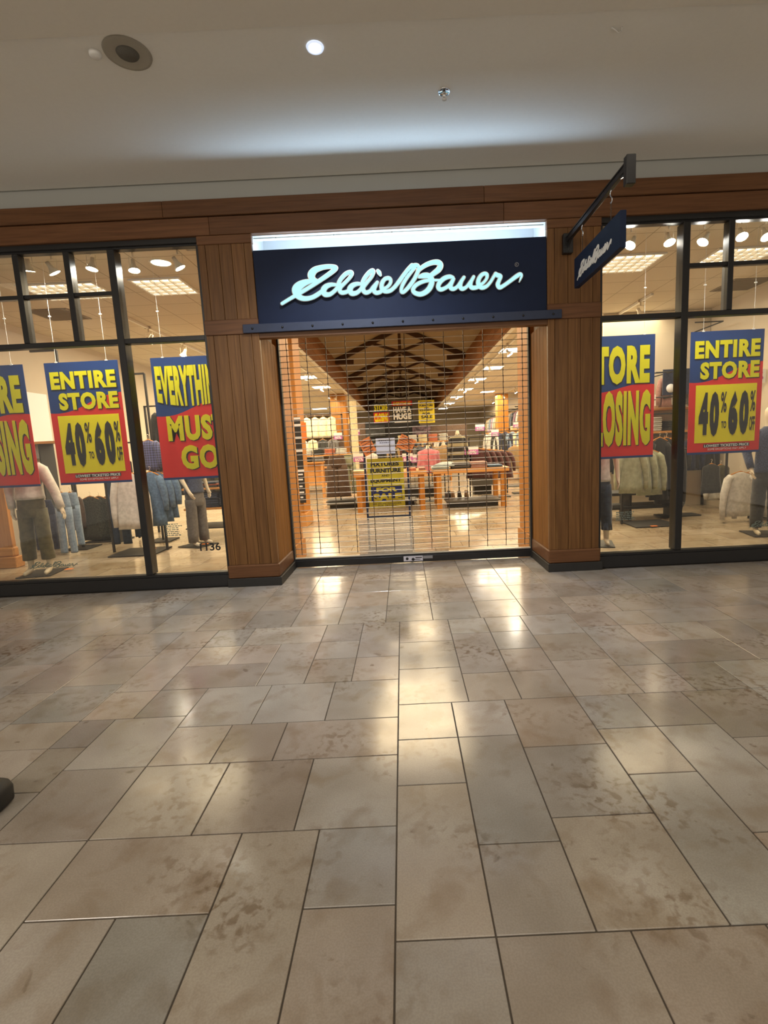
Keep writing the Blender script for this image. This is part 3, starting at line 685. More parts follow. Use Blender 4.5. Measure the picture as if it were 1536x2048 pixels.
def spot(loc, aim, label, group, energy=14, s=1.0, lit=True, lm=None, ztop=None):
    loc=Vector(loc); aim=Vector(aim).normalized()
    t=thing('track_spotlight',label,'spotlight',loc,group)
    top=Vector((loc.x,loc.y,ztop or loc.z+.20*s))
    mb=MB(); mb.box(top.x-.05*s,top.x+.05*s,top.y-.015*s,top.y+.015*s,top.z-.03*s,top.z); mb.tube([top-Vector((0,0,.03*s)),Vector((loc.x,loc.y,loc.z+.12*s))],.011*s,6); mb.build('track_adapter',M['alu'],t)
    mb=MB(); r=.052*s; z0=loc.z+.125*s
    mb.tube([(loc.x-r,loc.y,loc.z),(loc.x-r,loc.y,z0),(loc.x+r,loc.y,z0),(loc.x+r,loc.y,loc.z)],.0035*s,6); mb.build('yoke',M['alu'],t)
    mb=MB(); mb.lathe([(.0,-.10*s),(.022*s,-.10*s),(.026*s,-.045*s),(.03*s,-.03*s),(.058*s,.02*s),(.066*s,.03*s),(.066*s,.036*s),(.060*s,.034*s)],loc,20,axis=aim); sh_=mb.build('shade',M['alu'],t)
    mb=MB(); mb.lathe([(0,.030*s),(.061*s,.030*s)],loc,20,axis=aim); mb.build('lens',lm or M['lens'],sh_)
    if energy: light('SPOT','beam',loc+aim*.05*s,energy,(1,.90,.72),.04,direction=aim,parent=t,angle=135,blend=.6)
YT=5.74
wl=['leftmost visible','second from left','middle','third from left']
for i,(px,py,ax,ay) in enumerate(((57,536,-.1,.2),(106,541,.45,.35),(184,533,-.1,-.15),(268,536,.1,-.15),(357,531,.5,.2))):
    q=at(px,py,YT); spot(q,(ax,ay,-1),['silver track spotlight half hidden by the far left window bar','silver track spotlight tilted right in the second upper left pane','silver track spotlight pointing down in the pane left of the long mullion','silver track spotlight just right of the long mullion in left window','silver track spotlight by the left column beside the round downlight'][i],'window track spotlights',32,s=.94,ztop=ZC-.036)
for i,(px,py,ax,ay) in enumerate(((1262,487,-.7,-.4),(1338,481,.0,-.45),(1408,480,-.7,-.2),(1483,470,-.15,-.6),(1532,470,0,-.6))):
    q=at(px,py,YT); spot(q,(ax,ay,-1),['lit track spotlight tilted left beside the hanging sign','lit track spotlight pointing at the viewer left of the right mullion','lit track spotlight tilted left in the small upper right pane','very bright track spotlight at the far right muntin','bright track spotlight cut by the right photo edge'][i],'window track spotlights',32,s=.94,ztop=ZC-.036)
for nm,a,b in (('left',-6.4,-2.05),('right',2.2,6.0)):
    mb=MB(); mb.box(a,b,YT-.018,YT+.018,ZC-.035,ZC-.001); tag(mb.build('light_track',M['white'],origin=((a+b)/2,YT,ZC)),f'long ceiling light track inside the {nm} shop window','light track')
for nm,x,y0,y1 in (('left',-4.45,8.5,14),('right',4.3,8.6,16),('left aisle',-2.75,10.5,30),('right aisle',2.72,10.5,34)):
    mb=MB(); mb.box(x-.02,x+.02,y0,y1,ZC-.04,ZC-.001,tint=(.8,.8,.8)); tag(mb.build('light_track',M['white'],origin=(x,y0,ZC)),f'ceiling light track running into the shop on the {nm} side','light track')
# white spots on the inner tracks
for x,ys,nm in ((-4.45,(9.2,10.6,12.2),'left wing track'),(4.3,(9.0,10.4,12.0),'right wing track'),(-2.75,(12.5,15.2,18.0,21.5),'left aisle track'),(2.72,(10.9,12.4,15.0,17.8,21,24,27,30),'right aisle track'),(5.2,(15,17.5,20,22.5,25,28),'right wall track')):
    for y in ys:
        spot((x,y,ZC-.24),((-.5 if x<0 else .5)*random.uniform(.6,1.2),random.uniform(-.5,.2),-1),f'white spotlight on the {nm} inside the shop',f'spotlights on the {nm}',0,1.15,lm=M['coollens'] if x>5 else M['lens'])
mb=MB(); mb.box(5.18,5.22,14.5,29,ZC-.04,ZC-.001); tag(mb.build('light_track',M['white'],origin=(5.2,14.5,ZC)),'ceiling light track above the right wall clothes displays','light track')

# ================================================================ banners
def banner(x, kind, label, z0=1.198, y=6.05, k=1.058, w=.83, h=1.375, strings=True, grp=None):
    t=thing('sale_banner',label,'banner',(x+w*k/2,y,z0+h*k),grp)
    W,H=w*k,h*k
    def X(u): return x+u*W
    def Z(v): return z0+(1-v)*H      # v measured from the top
    yf=y
    if kind=='entire': lv,rv=.405,.255
    elif kind=='closing': lv,rv=.44,.40
    else: lv,rv=.47,.33
    curve=[(i/16, lv+(rv-lv)*((i/16)**1.3)+.018*math.sin(i/16*math.pi*2)) for i in range(17)]
    mb=MB(); mb.prism([(X(0),Z(0))]+[(X(u),Z(v)) for u,v in curve]+[(X(1),Z(0))],yf,yf+.006); mb.box(X(0),X(1),yf,yf+.006,Z(1),Z(.982)); mb.build('blue_field',M['bblue'],t)
    mb=MB(); mb.prism([(X(u),Z(v)) for u,v in curve]+[(X(1),Z(.982)),(X(0),Z(.982))],yf,yf+.006); mb.build('red_field',M['bred'],t)
    L=MB()
    def word(s,u0,u1,v0,v1,bold=.052,fn=None,slant=0,mi=0,space=1.12,sh=.009):
        put_text(L,s,X(u0)+sh*k,X(u1)+sh*k,Z(v1)-sh*k,Z(v0)-sh*k,yf-.003,bold+.012,mi=1,space=space,fn=fn,slant=slant*k)
        put_text(L,s,X(u0),X(u1),Z(v1),Z(v0),yf-.0055,bold,mi=mi,space=space,fn=fn,slant=slant*k)
    if kind=='entire':
        word('ENTIRE',.06,.95,.075,.215); word('STORE',.14,.95,.245,.385)
        mb=MB(); mb.box(X(.09),X(.93),yf-.003,yf-.001,Z(.905),Z(.43)); mb.build('yellow_panel',M['byel'],t)
        for s,a,b,c,d in (('4',.14,.27,.49,.84),('0',.29,.42,.485,.855),('6',.55,.68,.485,.85),('0',.70,.83,.485,.85)): put_text(L,s,X(a),X(b),Z(d),Z(c),yf-.006,.075,mi=1)
        for a,b,c,d in ((.44,.52,.49,.66),(.845,.915,.49,.66)): put_text(L,'%',X(a),X(b),Z(d),Z(c),yf-.006,.02,mi=1)
        put_text(L,'TO',X(.455),X(.525),Z(.79),Z(.73),yf-.006,.03,mi=1); put_text(L,'OFF',X(.845),X(.92),Z(.82),Z(.70),yf-.006,.03,mi=1)
        L.box(X(.22),X(.86),yf-.004,yf-.002,Z(.945),Z(.917),mi=1); put_text(L,'LOWEST TICKETED PRICE',X(.23),X(.85),Z(.942),Z(.920),yf-.006,.02,mi=2)
        put_text(L,'SOME EXCEPTIONS MAY APPLY',X(.28),X(.82),Z(.968),Z(.952),yf-.004,.0,mi=2)
    elif kind=='closing':
        word('STORE',.05,.93,.08,.39,.058); word('CLOSING',.03,.95,.44,.90,.058)
    else:
        cz=lambda a,b:(lambda xx,zz:(xx,zz))
        zt,zb=Z(.065),Z(.40)
        def fn(xx,zz):
            u=(xx-X(0))/W; bot=zb+ .10*H*(u-.5)**2*2 - .0; return (xx, zt-(zt-zz)*( (zt-bot)/(zt-zb)))
        word('EVERYTHING',.04,1-.05,.065,.40,.058,fn=fn); word('MUST',.13,.95,.47,.68); word('GO!',.28,.9,.715,.92)
    L.build('lettering',[M['byel'],M['bink'],M['bwhite']],t)
    if strings:
        for u in (.17,.85):
            mb=MB(); mb.tube([(X(u),yf+.003,Z(0)-.01),(X(u),yf+.003,ZC-.002)],.0022,5); 
            for zz in (Z(0)-.004,Z(0)+.19,Z(0)+.52): mb.box(X(u)-.014,X(u)+.014,yf-.004,yf+.010,zz,zz+.014)
            mb.build('hanging_line',M['white'],t)
banner(-5.348,'closing','red and blue store closing banner cut by the left photo edge')
banner(-4.216,'entire','entire store 40 to 60 percent off banner in the left window')
banner(-2.947,'every','everything must go banner partly behind the left wooden column')
banner(2.195,'closing','store closing banner in right window next to the column')
banner(3.497,'entire','entire store 40 to 60 percent off banner in the right window')

# ================================================================ garments
def ring(cx,cy,z,rx,ry,n=28,amp=0,k=5,ph=0,sq=.8):
    out=[]
    for j in range(n):
        a=2*math.pi*j/n; c,s=math.cos(a),math.sin(a); m=1+amp*math.sin(k*a+ph)+amp*.5*math.sin((2*k+1)*a+ph*1.7)
        out.append((cx+rx*m*math.copysign(abs(c)**sq,c),cy+ry*m*math.copysign(abs(s)**sq,s),z))
    return out
def shirt_geo(mb,c,w,h,d=.038,sleeve=True,ph=0,slen=.78):
    x,y,z=c; hw=w/2; pr=[(0,.28),(.03,.42),(.07,.80),(.13,.93),(.3,.90),(.6,.94),(.85,1.0),(1,1.02)]
    bw = hw*(.78 if sleeve else 1)
    mb.loft([ring(x+.01*math.sin(ph+f*3),y,z-f*h,bw*q,d*(.35+.65*min(1,f*6)),amp=.06+.16*f,k=5,ph=ph) for f,q in pr])
    if sleeve:
        for s in (-1,1):
            L=h*slen; mb.tube([(x+s*bw*.74,y,z-h*.085),(x+s*bw*.98,y-.005,z-h*.16),(x+s*hw*.98,y-.012,z-h*.16-L*.35),(x+s*hw*1.05,y-.012,z-h*.16-L*.7),(x+s*hw*1.04,y-.016,z-h*.16-L)],[.045,.06,.055,.045,.036],10)
def pants_geo(mb,c,w,h,d=.06,ph=0,flare=1.0,gap=.02):
    x,y,z=c; hw=w/2
    mb.loft([ring(x,y,z-f*h,hw*q,d*q2,amp=.02) for f,q,q2 in ((0,.80,.85),(.04,.82,.9),(.12,.95,1.05),(.22,1.0,1.1),(.30,.98,1.0))])
    for s in (-1,1):
        mb.loft([ring(x+s*(hw*.49+gap*f),y,z-f*h,hw*q*(1+(flare-1)*f),d*(1.0-.25*f),amp=.04+.03*f,k=3,ph=ph+s) for f,q in ((.24,.50),(.4,.47),(.58,.42),(.62,.43),(.8,.41),(.97,.42),(1,.43))])
def hanger_geo(mb,c,w):
    x,y,z=c; mb.tube([(x-w*.36,y,z-.055),(x-w*.2,y,z-.02),(x,y,z+.01),(x+w*.2,y,z-.02),(x+w*.36,y,z-.055)],.011,6)
def hook_geo(mb,c):
    x,y,z=c; mb.tube([(x,y,z+.01),(x,y,z+.05),(x+.015,y,z+.07),(x,y,z+.085),(x-.015,y,z+.075)],.003,5)
def garment(kind,px,pt,pb,y,wpx,m,label,grp=None,cat=None,**k):
    a=at(px,pt,y); b=at(px,pb,y); w=wpx*y/F; h=a.z-b.z; xm=(a.x+b.x)/2
    return garment_w(kind,(xm,y,a.z),w,h,m,label,grp,cat,**k)
def garment_w(kind,c,w,h,m,label,grp=None,cat=None,hanger=True,**k):
    nm={'shirt':'hanging_shirt','pants':'hanging_trousers','vest':'hanging_vest'}[kind]
    t=thing(nm,label,cat or {'shirt':'shirt','pants':'trousers','vest':'vest'}[kind],c,grp); mb=MB(); ph=random.uniform(0,6)
    if kind=='shirt': shirt_geo(mb,c,w,h,ph=ph,**k)
    elif kind=='vest': shirt_geo(mb,c,w,h,sleeve=False,ph=ph,**k)
    else: pants_geo(mb,c,w,h,ph=ph,**k)
    mb.build('garment',m,t)
    if hanger: 
        mb=MB(); hanger_geo(mb,c,w); hg=mb.build('hanger',M['maple'],t)
        mb=MB(); hook_geo(mb,c); mb.build('hook',M['alu'],hg)
    return t
def stack(x0,x1,y0,y1,z,n,m,label,grp,th=.028,cat='folded clothing'):
    for i in range(n):
        mm=m[i%len(m)] if isinstance(m,list) else m; j=random.uniform(-.012,.012)
        mb=MB(); zz=z+i*th
        a,b=x0+j,x1+j
        mb.box(a,b,y0+j,y1,zz+.001,zz+th*.52,bev=th*.24,smooth=False); mb.box(a+.004,b-.006,y0+j+.004,y1,zz+th*.5,zz+th-.001,bev=th*.22)
        mb.tube([(a+.01,y0+j+.006,zz+th/2),(b-.01,y0+j+.006,zz+th/2)],th*.46,8)
        tag(mb.build('folded_garment',mm,origin=((a+b)/2,(y0+y1)/2,zz)),label,cat,grp)
def rack(x0,x1,y,z,label,d=.5,zb=None,along='x'):
    t=thing('garment_rack',label,'clothes rack',((x0+x1)/2,y,0)); r=.016
    mb=MB(); mb.box((x0+x1)/2-.35,(x0+x1)/2+.35,y-d/2,y+d/2,.002,.022,bev=.004); mb.build('base_plate',M['softblack'],t)
    for x in (x0,x1): mb=MB(); mb.box(x-r,x+r,y-r,y+r,.02,z,bev=.003); mb.build('post',M['softblack'],t)
    for zz in ([z]+([zb] if zb else [])): mb=MB(); mb.box(x0,x1,y-.012,y+.012,zz-.012,zz+.012); mb.build('rail',M['softblack'],t)
    return t
# ---- mannequins
def mannequin(x,y,yaw,label,top,bottom,shoes=None,hpants=.84,hem=.14,armL=None,armR=None,flare=1.0,basew=.42,head=True,tophem=.86,long_sleeve=False):
    t=thing('mannequin',label,'mannequin',(x,y,0)); g0=.014
    cs,sn=math.cos(yaw),math.sin(yaw)
    def P(a,b,c): return (x+a*cs-b*sn, y+a*sn+b*cs, c+g0)
    mb=MB(); q=[P(-basew/2,-.2,0),P(basew/2,-.2,0),P(basew/2,.26,0),P(-basew/2,.26,0)]
    mb.add([(a,b,.001) for a,b,_ in q]+[(a,b,g0-.001) for a,b,_ in q],[(0,3,2,1),(4,5,6,7),(0,1,5,4),(1,2,6,5),(2,3,7,6),(3,0,4,7)]); mb.build('base_plate',M['softblack'],t)
    verts=[];edges=[];rad=[]
    def vtx(p,r,par=None):
        verts.append(Vector(P(*p))-Vector((x,y,0))); rad.append(r)
        if par is not None: edges.append((par,len(verts)-1))
        return len(verts)-1
    pel=vtx((0,0,.93),(.12,.085)); w_=vtx((0,0,1.08),(.115,.085),pel); ch=vtx((0,0,1.28),(.145,.10),w_); nb=vtx((0,0,1.43),(.09,.07),ch); nk=vtx((0,0,1.50),(.048,.05),nb)
    if head: a=vtx((0,-.01,1.60),(.07,.085),nk); a=vtx((0,-.015,1.68),(.076,.095),a); vtx((0,0,1.76),(.055,.065),a)
    for s,arm in ((-1,armL),(1,armR)):
        hp=vtx((s*.085,0,.86),(.070,.070),pel); kn=vtx((s*.11,-.01,.48),(.056,.058),hp); cf=vtx((s*.112,.01,.36),(.052,.055),kn); an=vtx((s*.115,.01,.085),(.034,.038),cf)
        hl=vtx((s*.118,-.03,.045),(.036,.036),an); tb=vtx((s*.125,-.10,.030),(.038,.026),hl); vtx((s*.128,-.165,.022),(.028,.016),tb)
        arm = arm or [(s*.23,.01,1.14),(s*.25,-.04,.90)]
        sh=vtx((s*.175,0,1.39),(.058,.055),ch); el=vtx(arm[0],(.040,.042),sh); wr=vtx(arm[1],(.026,.026),el)
        d=(Vector(arm[1])-Vector(arm[0])).normalized(); side=Vector((0,-1,0)); n_=d.cross(side).normalized()
        pc=Vector(arm[1])+d*.05; pm=vtx(tuple(pc),(.034,.020),wr)
        for kf in range(4):
            off=(kf-1.5)*.018; ln=(.062,.074,.070,.054)[kf]
            b0=pc+d*.035+side*off*1.0; f1=vtx(tuple(b0),(.010,.010),pm); f2=vtx(tuple(b0+d*ln*.5+n_*.006*s),(.0088,.0088),f1); vtx(tuple(b0+d*ln*.92+n_*.022*s),(.0075,.0075),f2)
        b0=pc-d*.012+side*.034; f1=vtx(tuple(b0),(.011,.011),pm); vtx(tuple(b0+d*.04+side*.012),(.009,.009),f1)
    me=bpy.data.meshes.new('body'); me.from_pydata([tuple(v) for v in verts],edges,[])
    o=bpy.data.objects.new('body',me); C.objects.link(o); o.parent=t; me.materials.append(M['skin'])
    md=o.modifiers.new('skin','SKIN'); md.use_smooth_shade=True
    for i,v in enumerate(me.skin_vertices[0].data): v.radius=rad[i]; v.use_root=(i==0)
    o.modifiers.new('sub','SUBSURF').render_levels=1; o.modifiers['sub'].levels=1
    # bake the modifiers to a plain mesh
    dg=bpy.context.evaluated_depsgraph_get(); dg.update(); nm=bpy.data.meshes.new_from_object(o.evaluated_get(dg)); o.modifiers.clear(); o.data=nm
    for p in nm.polygons: p.use_smooth=True
    def body_rings(lst,amp=0,ph=0,n=28,k=5):
        out=[]
        for (a,b,c,rx,ry) in lst:
            rr=[]
            for j in range(n):
                th=2*math.pi*j/n; mlt=1+amp*math.sin(k*th+ph+c*9); rr.append(P(a+rx*mlt*math.cos(th),b+ry*mlt*math.sin(th),c))
            out.append(rr)
        return out
    mb=MB(); ph=random.uniform(0,6)
    mb.loft(body_rings([(0,0,hpants+.17,.145,.105),(0,0,hpants+.10,.150,.115),(0,0,hpants,.160,.125),(0,0,hpants-.10,.160,.118),(0,0,hpants-.17,.150,.108)],.01))
    for s in (-1,1):
        zs=[hpants-.06,.70,.58,.50,.46,.40,.30,.20,hem]; L=[]
        for i,z_ in enumerate(zs):
            f=(hpants-z_)/(hpants-hem); wr=(.086-.014*f)*(1+(flare-1)*f); L.append((s*(.085+.03*f),.0,z_,wr+.006*(i%2),(wr+.012)*.98))
        mb.loft(body_rings(L,.035,ph+s,k=4))
    mb.build('trousers',bottom,t)
    mb=MB(); mb.loft(body_rings([(0,0,1.49,.068,.062),(0,0,1.46,.10,.075),(0,0,1.42,.185,.10),(0,0,1.33,.195,.125),(0,0,1.15,.152,.112),(0,0,tophem+.10,.158,.122),(0,0,tophem+.04,.166,.13),(.0,0,tophem,.170,.134)],.022,ph,k=4))
    for s,arm in ((-1,armL),(1,armR)):
        arm = arm or [(s*.23,.01,1.14),(s*.25,-.04,.90)]
        e=Vector(arm[0]); w2=Vector(arm[1])
        if long_sleeve: mb.tube([P(s*.13,0,1.415),P(s*.19,0,1.38),P(*e),P(*(e.lerp(w2,.55))),P(*(e.lerp(w2,.96)))],[.07,.072,.058,.05,.044],12)
        else: mb.tube([P(s*.13,0,1.415),P(s*.19,0,1.38),P(*Vector((s*.18,0,1.38)).lerp(e,.7))],[.07,.072,.064],12)
    mb.build('top',top,t)
    return t
mannequin(-4.93,6.46,.15,'mannequin in olive trousers and pale long sleeved top behind the left window',M['whitecloth'],M['olive'],hpants=.93,tophem=1.0,hem=.19,armR=[(.30,.0,1.10),(.40,-.08,.86)],armL=[(-.25,.03,1.12),(-.22,-.02,.88)],long_sleeve=True)
mannequin(-3.42,7.98,1.15,'mannequin in straight grey trousers and navy dotted shirt behind left window',M['navydot'],M['greycloth'],hpants=.82,hem=.06,armL=[(-.25,-.02,1.10),(-.20,-.10,.90)])
mannequin(2.62,6.62,-.3,'mannequin in cropped dark jeans beside the right wooden column',M['whitecloth'],M['ddenim'],hpants=.88,hem=.30)
mannequin(5.02,6.75,-.2,'mannequin in striped dark jumper cut by the right photo edge',M['navydot'],M['charcoal'],hpants=.84,hem=.10,long_sleeve=True,armL=[(-.27,0,1.14),(-.25,-.10,.92)])

# ---- left window contents
t=thing('shop_column','broad orange wooden column inside the left window edge','column',(-6.0,6.98,0))
mb=MB()
for a,b in ((-6.49,-6.2),(-6.2,-5.93),(-5.93,-5.66)): k=random.uniform(.92,1.08); mb.box(a+.002,b-.002,6.95,7.02,.30,ZC-.01,bev=.004,tint=(k,k,k))
mb.build('shaft',M['maple'],t)
mb=MB(); mb.box(-6.49,-5.61,6.90,7.07,.0,.16,bev=.008); mb.box(-6.49,-5.64,6.93,7.04,.16,.30,bev=.02); mb.build('base',M['maplex'],t)
rack(-4.62,-3.78,7.62,1.72,'two tier black clothes rack with denim in the left window',d=.62,zb=1.17)
garment('shirt',300,880,940,7.50,38,M['plaid'],'blue plaid shirt on the upper rail beside the left mullion')
for i in range(3): garment('shirt',306+i*13,944,1052-i*8,7.45+.06*i,50,M['denim'],'mid blue denim shirt in the row below the plaid shirt','denim shirts under the plaid shirt',slen=.55)
garment('shirt',262,945,1058,7.30,66,M['whitecloth'],'off white jumper hanging left of the long window mullion',slen=.80)
for i in range(2): garment('pants',236+i*24,950,1088-i*14,7.66+i*.08,40,M['ddenim'],'dark blue jeans hanging beside the off white jumper','dark jeans beside the white jumper',d=.05)
rack(-6.0,-4.9,8.9,1.42,'black clothes rack with dark printed tops in left window',d=.4)
for i in range(3): garment('vest',186+i*17,993,1080,8.8+i*.05,46,M['patterned'],'dark green printed blouse hanging under the entire store banner','dark printed blouses')
for i in range(2): garment('pants',131+i*16,985,1106-i*16,7.75+i*.3,30,M['ldenim'],'pale blue jeans hanging right of the olive trousers','pale jeans beside the olive mannequin',d=.05)
garment('shirt',150,990,1060,8.7,30,M['brownc'],'brown jacket hanging behind the pale blue jeans')
garment('pants',92,1000,1118,8.3,46,M['navyc'],'navy trousers hanging behind the olive mannequin')
# floor plates and tags
for i,(px,py) in enumerate(((138,1138),(305,1097),(410,1088),(1308,1052))):
    q=onz(px,py,.024); mb=MB(); mb.box(q.x-.05,q.x+.05,q.y-.03,q.y+.03,.0235,.026)
    tag(mb.build('orange_tag',M['orange'],origin=(q.x,q.y,.0235)),['small orange tag on the floor by the olive mannequin','small orange tag under the denim rack','small orange tag at the grey mannequin base','small orange tag under the black shirts rack'][i],'tag')
# shelving with folded navy denim behind the grey mannequin
t=thing('display_shelves','black framed shelves with orange boards behind the grey trousered mannequin','shelves',(-2.95,9.0,0))
for (x,y) in ((-3.9,8.75),(-2.75,8.75),(-3.9,9.35),(-2.75,9.35)): mb=MB(); mb.box(x-.015,x+.015,y-.015,y+.015,0,1.02); mb.build('post',M['softblack'],t)
for z in (.50,.86): mb=MB(); mb.box(-3.95,-2.7,8.7,9.4,z,z+.035,bev=.004); mb.build('shelf_board',M['maplex'],t)
mb=MB(); mb.box(-3.95,-2.7,8.7,9.4,.16,.18); mb.build('shelf_board',M['softblack'],t)
for j,x in enumerate((-3.9,-3.6,-3.3,-3.0)):
    stack(x,x+.27,8.74,9.1,.536,8,[M['navyc'],M['ddenim'],M['navydot']],'navy folded jeans piled on the lower orange shelf','folded jeans on the lower shelf',.033)
    stack(x,x+.27,8.74,9.1,.896,3,[M['charcoal'],M['rust'],M['ddenim']],'dark folded shirt on the upper orange shelf','folded shirts on the upper shelf',.033)
# left wall displays
mb=MB(); mb.box(-6.48,-6.44,7.8,9.2,1.55,2.7); tag(mb.build('wall_panel',M['bwhite'],origin=(-6.46,8.5,2.1)),'pale panel on the left shop wall behind the banners','panel')
q=at(62,830,8.7)
mb=MB(); mb.box(-5.82,-5.38,8.70,8.72,1.98,2.62); tag(mb.build('photo_poster',M['redpic'],origin=(-5.6,8.7,2.3)),'dark red clothing photo poster between the two left banners','poster')
t=thing('wall_shelf','brown wall shelf with price cards between the two left banners','shelf',(-5.6,8.9,1.8))
mb=MB(); mb.box(-6.44,-5.0,8.6,9.0,1.80,1.84); mb.build('board',M['maplex'],t); mb=MB(); mb.box(-5.75,-5.3,8.59,8.605,1.86,1.98); mb.build('price_card',M['purple'],t)
for x in (-6.3,-5.1): mb=MB(); mb.box(x-.012,x+.012,8.62,8.98,0.0,1.80); mb.build('support',M['softblack'],t)
for i,(px0,py0,px1,py1,y) in enumerate(((60,703,120,760,8.25),(268,748,300,850,8.6))):
    a=at(px0,py0,y); b=at(px1,py1,y); t=thing('freestanding_display',['black metal display frame behind the entire store banner','black metal display frame right of the left mullion'][i],'frame',(b.x,y,0))
    for x in ((b.x,),(b.x,))[i]: mb=MB(); mb.box(x-.015,x+.015,y-.015,y+.015,0,a.z); mb.build('post',M['softblack'],t)
    mb=MB(); mb.box(a.x,b.x,y-.015,y+.015,a.z-.015,a.z+.015); mb.build('arm',M['softblack'],t)
    mb=MB(); mb.box(b.x-.2,b.x+.2,y-.2,y+.2,.001,.02); mb.build('base',M['softblack'],t)
for k in range(5): garment_w('shirt',(-4.55+.30*k,9.6,2.35),.42,.62,[M['charcoal'],M['rust'],M['whitecloth'],M['blackc'],M['navyc']][k],['charcoal','rust','white','black','navy'][k]+' top hanging high behind the left window banners')
mb=MB(); mb.box(-4.9,-3.0,9.58,9.62,2.43,2.455); mb.box(-4.9,-4.87,9.58,9.62,0,2.45); mb.box(-3.03,-3.0,9.58,9.62,0,2.45); tag(mb.build('tall_rail',M['softblack'],origin=(-4,9.6,0)),'tall black rail behind the left banners','clothes rack')
for k in range(7): garment_w('shirt',(-4.8+.28*k,9.75,1.45),.36,.75,[M['blackc'],M['patterned'],M['ddenim'],M['charcoal'],M['olive'],M['navyc'],M['blackc']][k],'dark top in the low row at the back of the left window','dark tops at the back of the left window')

# ---- right window contents
rack(3.55,4.45,7.95,1.78,'black clothes rack with green and black tops in the right window',d=.6)
for i in range(3): garment('shirt',1262+i*18,900,986+(4 if i==2 else 0),7.75+i*.07,56,[M['sage'],M['sage'],M['sage']][i],['sage green top at the left end of the right window rack','sage green fleece in the middle of the right window rack','sage green fleece with hanging sleeve beside the black tops'][i],slen=.75)
for i in range(3): garment('shirt',1318+i*13,876,1000+i*6,8.0+i*.06,44,M['blackc'],'black shirt hanging left of the right mullion','black shirts left of the right mullion')
t=thing('low_bench','low black display bench behind the cropped jeans mannequin','bench',(3.75,8.6,0))
for z in (.20,.44): mb=MB(); mb.box(3.05,4.75,8.35,8.85,z,z+.05,bev=.004); mb.build('shelf',M['softblack'],t)
for x in (3.1,3.9,4.7): mb=MB(); mb.box(x-.02,x+.02,8.4,8.8,0,.44); mb.build('leg',M['softblack'],t)
stack(3.12,3.42,8.37,8.75,.492,3,[M['brownc'],M['charcoal']],'dark folded shirt on the low black bench','folded shirts on the low bench',.035)
q=at(1345,1030,8.3); mb=MB(); mb.tube([(q.x+.15,8.25,.30),(q.x+.05,8.2,.16),(q.x,8.15,.05),(q.x+.02,8.1,.02)],[.035,.03,.03,.02],8); tag(mb.build('black_boot',M['blackc'],origin=(q.x,8.2,0)),'black scarf end hanging to the floor by the right mullion','scarf')
# right wall: shelf and rails
t=thing('wall_shelf','orange wall shelf with folded jumpers behind the right window mullion','shelf',(4.9,9.6,1.5))
for z in (1.47,1.90): mb=MB(); mb.box(4.0,6.07,9.45,9.85,z,z+.04,bev=.003); mb.build('board',M['maplex'],t)
mb=MB(); mb.box(4.0,6.07,9.85,9.90,0,3.79); mb.build('back_panel',M['cream'],t)
for x in (4.02,6.0): mb=MB(); mb.box(x-.015,x+.015,9.78,9.84,0,2.9); mb.build('upright',M['softblack'],t)
stack(4.62,4.98,9.48,9.8,1.512,7,M['whitecloth'],'off white folded jumper in the pile by the right mullion','folded jumpers on the right wall shelf',.038)
stack(5.1,5.42,9.48,9.8,1.512,5,M['charcoal'],'charcoal folded jumper behind the right window banner','charcoal jumpers on the right wall shelf',.038)
for i,(px,py) in enumerate(((1327,800),(1512,752))):
    yy=(9.82,8.30)[i]; q=at(px,py,yy); mb=MB(); mb.box(q.x-.16,q.x+.16,yy,yy+.03,q.z-.11,q.z+.11); put_text(mb,'60%',q.x-.12,q.x+.12,q.z-.06,q.z+.06,yy-.005,.02,mi=1)
    if i: mb.box(q.x,6.08,yy+.01,yy+.03,q.z,q.z+.02)
    tag(mb.build('price_card',[M['bwhite'],M['purple']],origin=(q.x,yy,q.z)),['small purple and white price card right of the store closing banner','small purple price card at the right photo edge'][i],'price card')
q=at(1350,765,9.2); mb=MB(); mb.box(q.x-.22,q.x+.30,9.2,9.22,q.z-.22,q.z+.24); mb.lathe([(0,.01),(.08,.01),(.08,0)],(q.x-.08,9.2,q.z-.1),14,axis=(0,-1,0),mi=1); tag(mb.build('photo_poster',[M['navyc'],M['bwhite']],origin=(q.x,9.2,q.z)),'dark navy display card behind the right window mullion','poster')
for i,(px,py,l) in enumerate(((1312,745,.3),(1312,795,.3),(1390,645,.5))):
    q=at(px,py,9.0); mb=MB(); mb.tube([(q.x,9.0,q.z),(q.x+l,9.0,q.z),(q.x+l,9.02,q.z),(q.x+l,9.86,q.z)],.012,6); tag(mb.build('face_out_arm',M['softblack'],origin=(q.x,9,q.z)),['upper black display arm beside the store closing banner','lower black display arm beside the store closing banner','black display arm above the right entire store banner'][i],'display arm')
mb=MB(); mb.tube([(4.4,7.9,1.20),(6.06,8.9,1.20)],.014,6); mb.box(4.385,4.415,7.885,7.915,0,1.21); tag(mb.build('wall_rail',M['softblack'],origin=(5.2,8.4,1.2)),'black angled rail holding white jumpers in the right window','clothes rail')
garment('shirt',1479,944,1032,7.75,66,M['whitecloth'],'white long sleeved jumper on wooden hanger in the right window',slen=.9)
garment('shirt',1500,944,1030,7.85,60,M['whitecloth'],'second white jumper just behind the front white jumper',slen=.9)
for i in range(4): garment('pants',1516+i*14,946,1036,7.9+i*.1,34,M['ddenim'] if i%2 else M['charcoal'],'dark trousers hanging right of the white jumpers','dark trousers beside the white jumpers',d=.05)
rack(4.0,5.7,8.65,1.22,'low black clothes rack with dark skirts behind the white jumpers',d=.3)
garment('vest',1422,928,986,8.6,36,M['charcoal'],'dark grey skirt hanging under the right entire store banner')
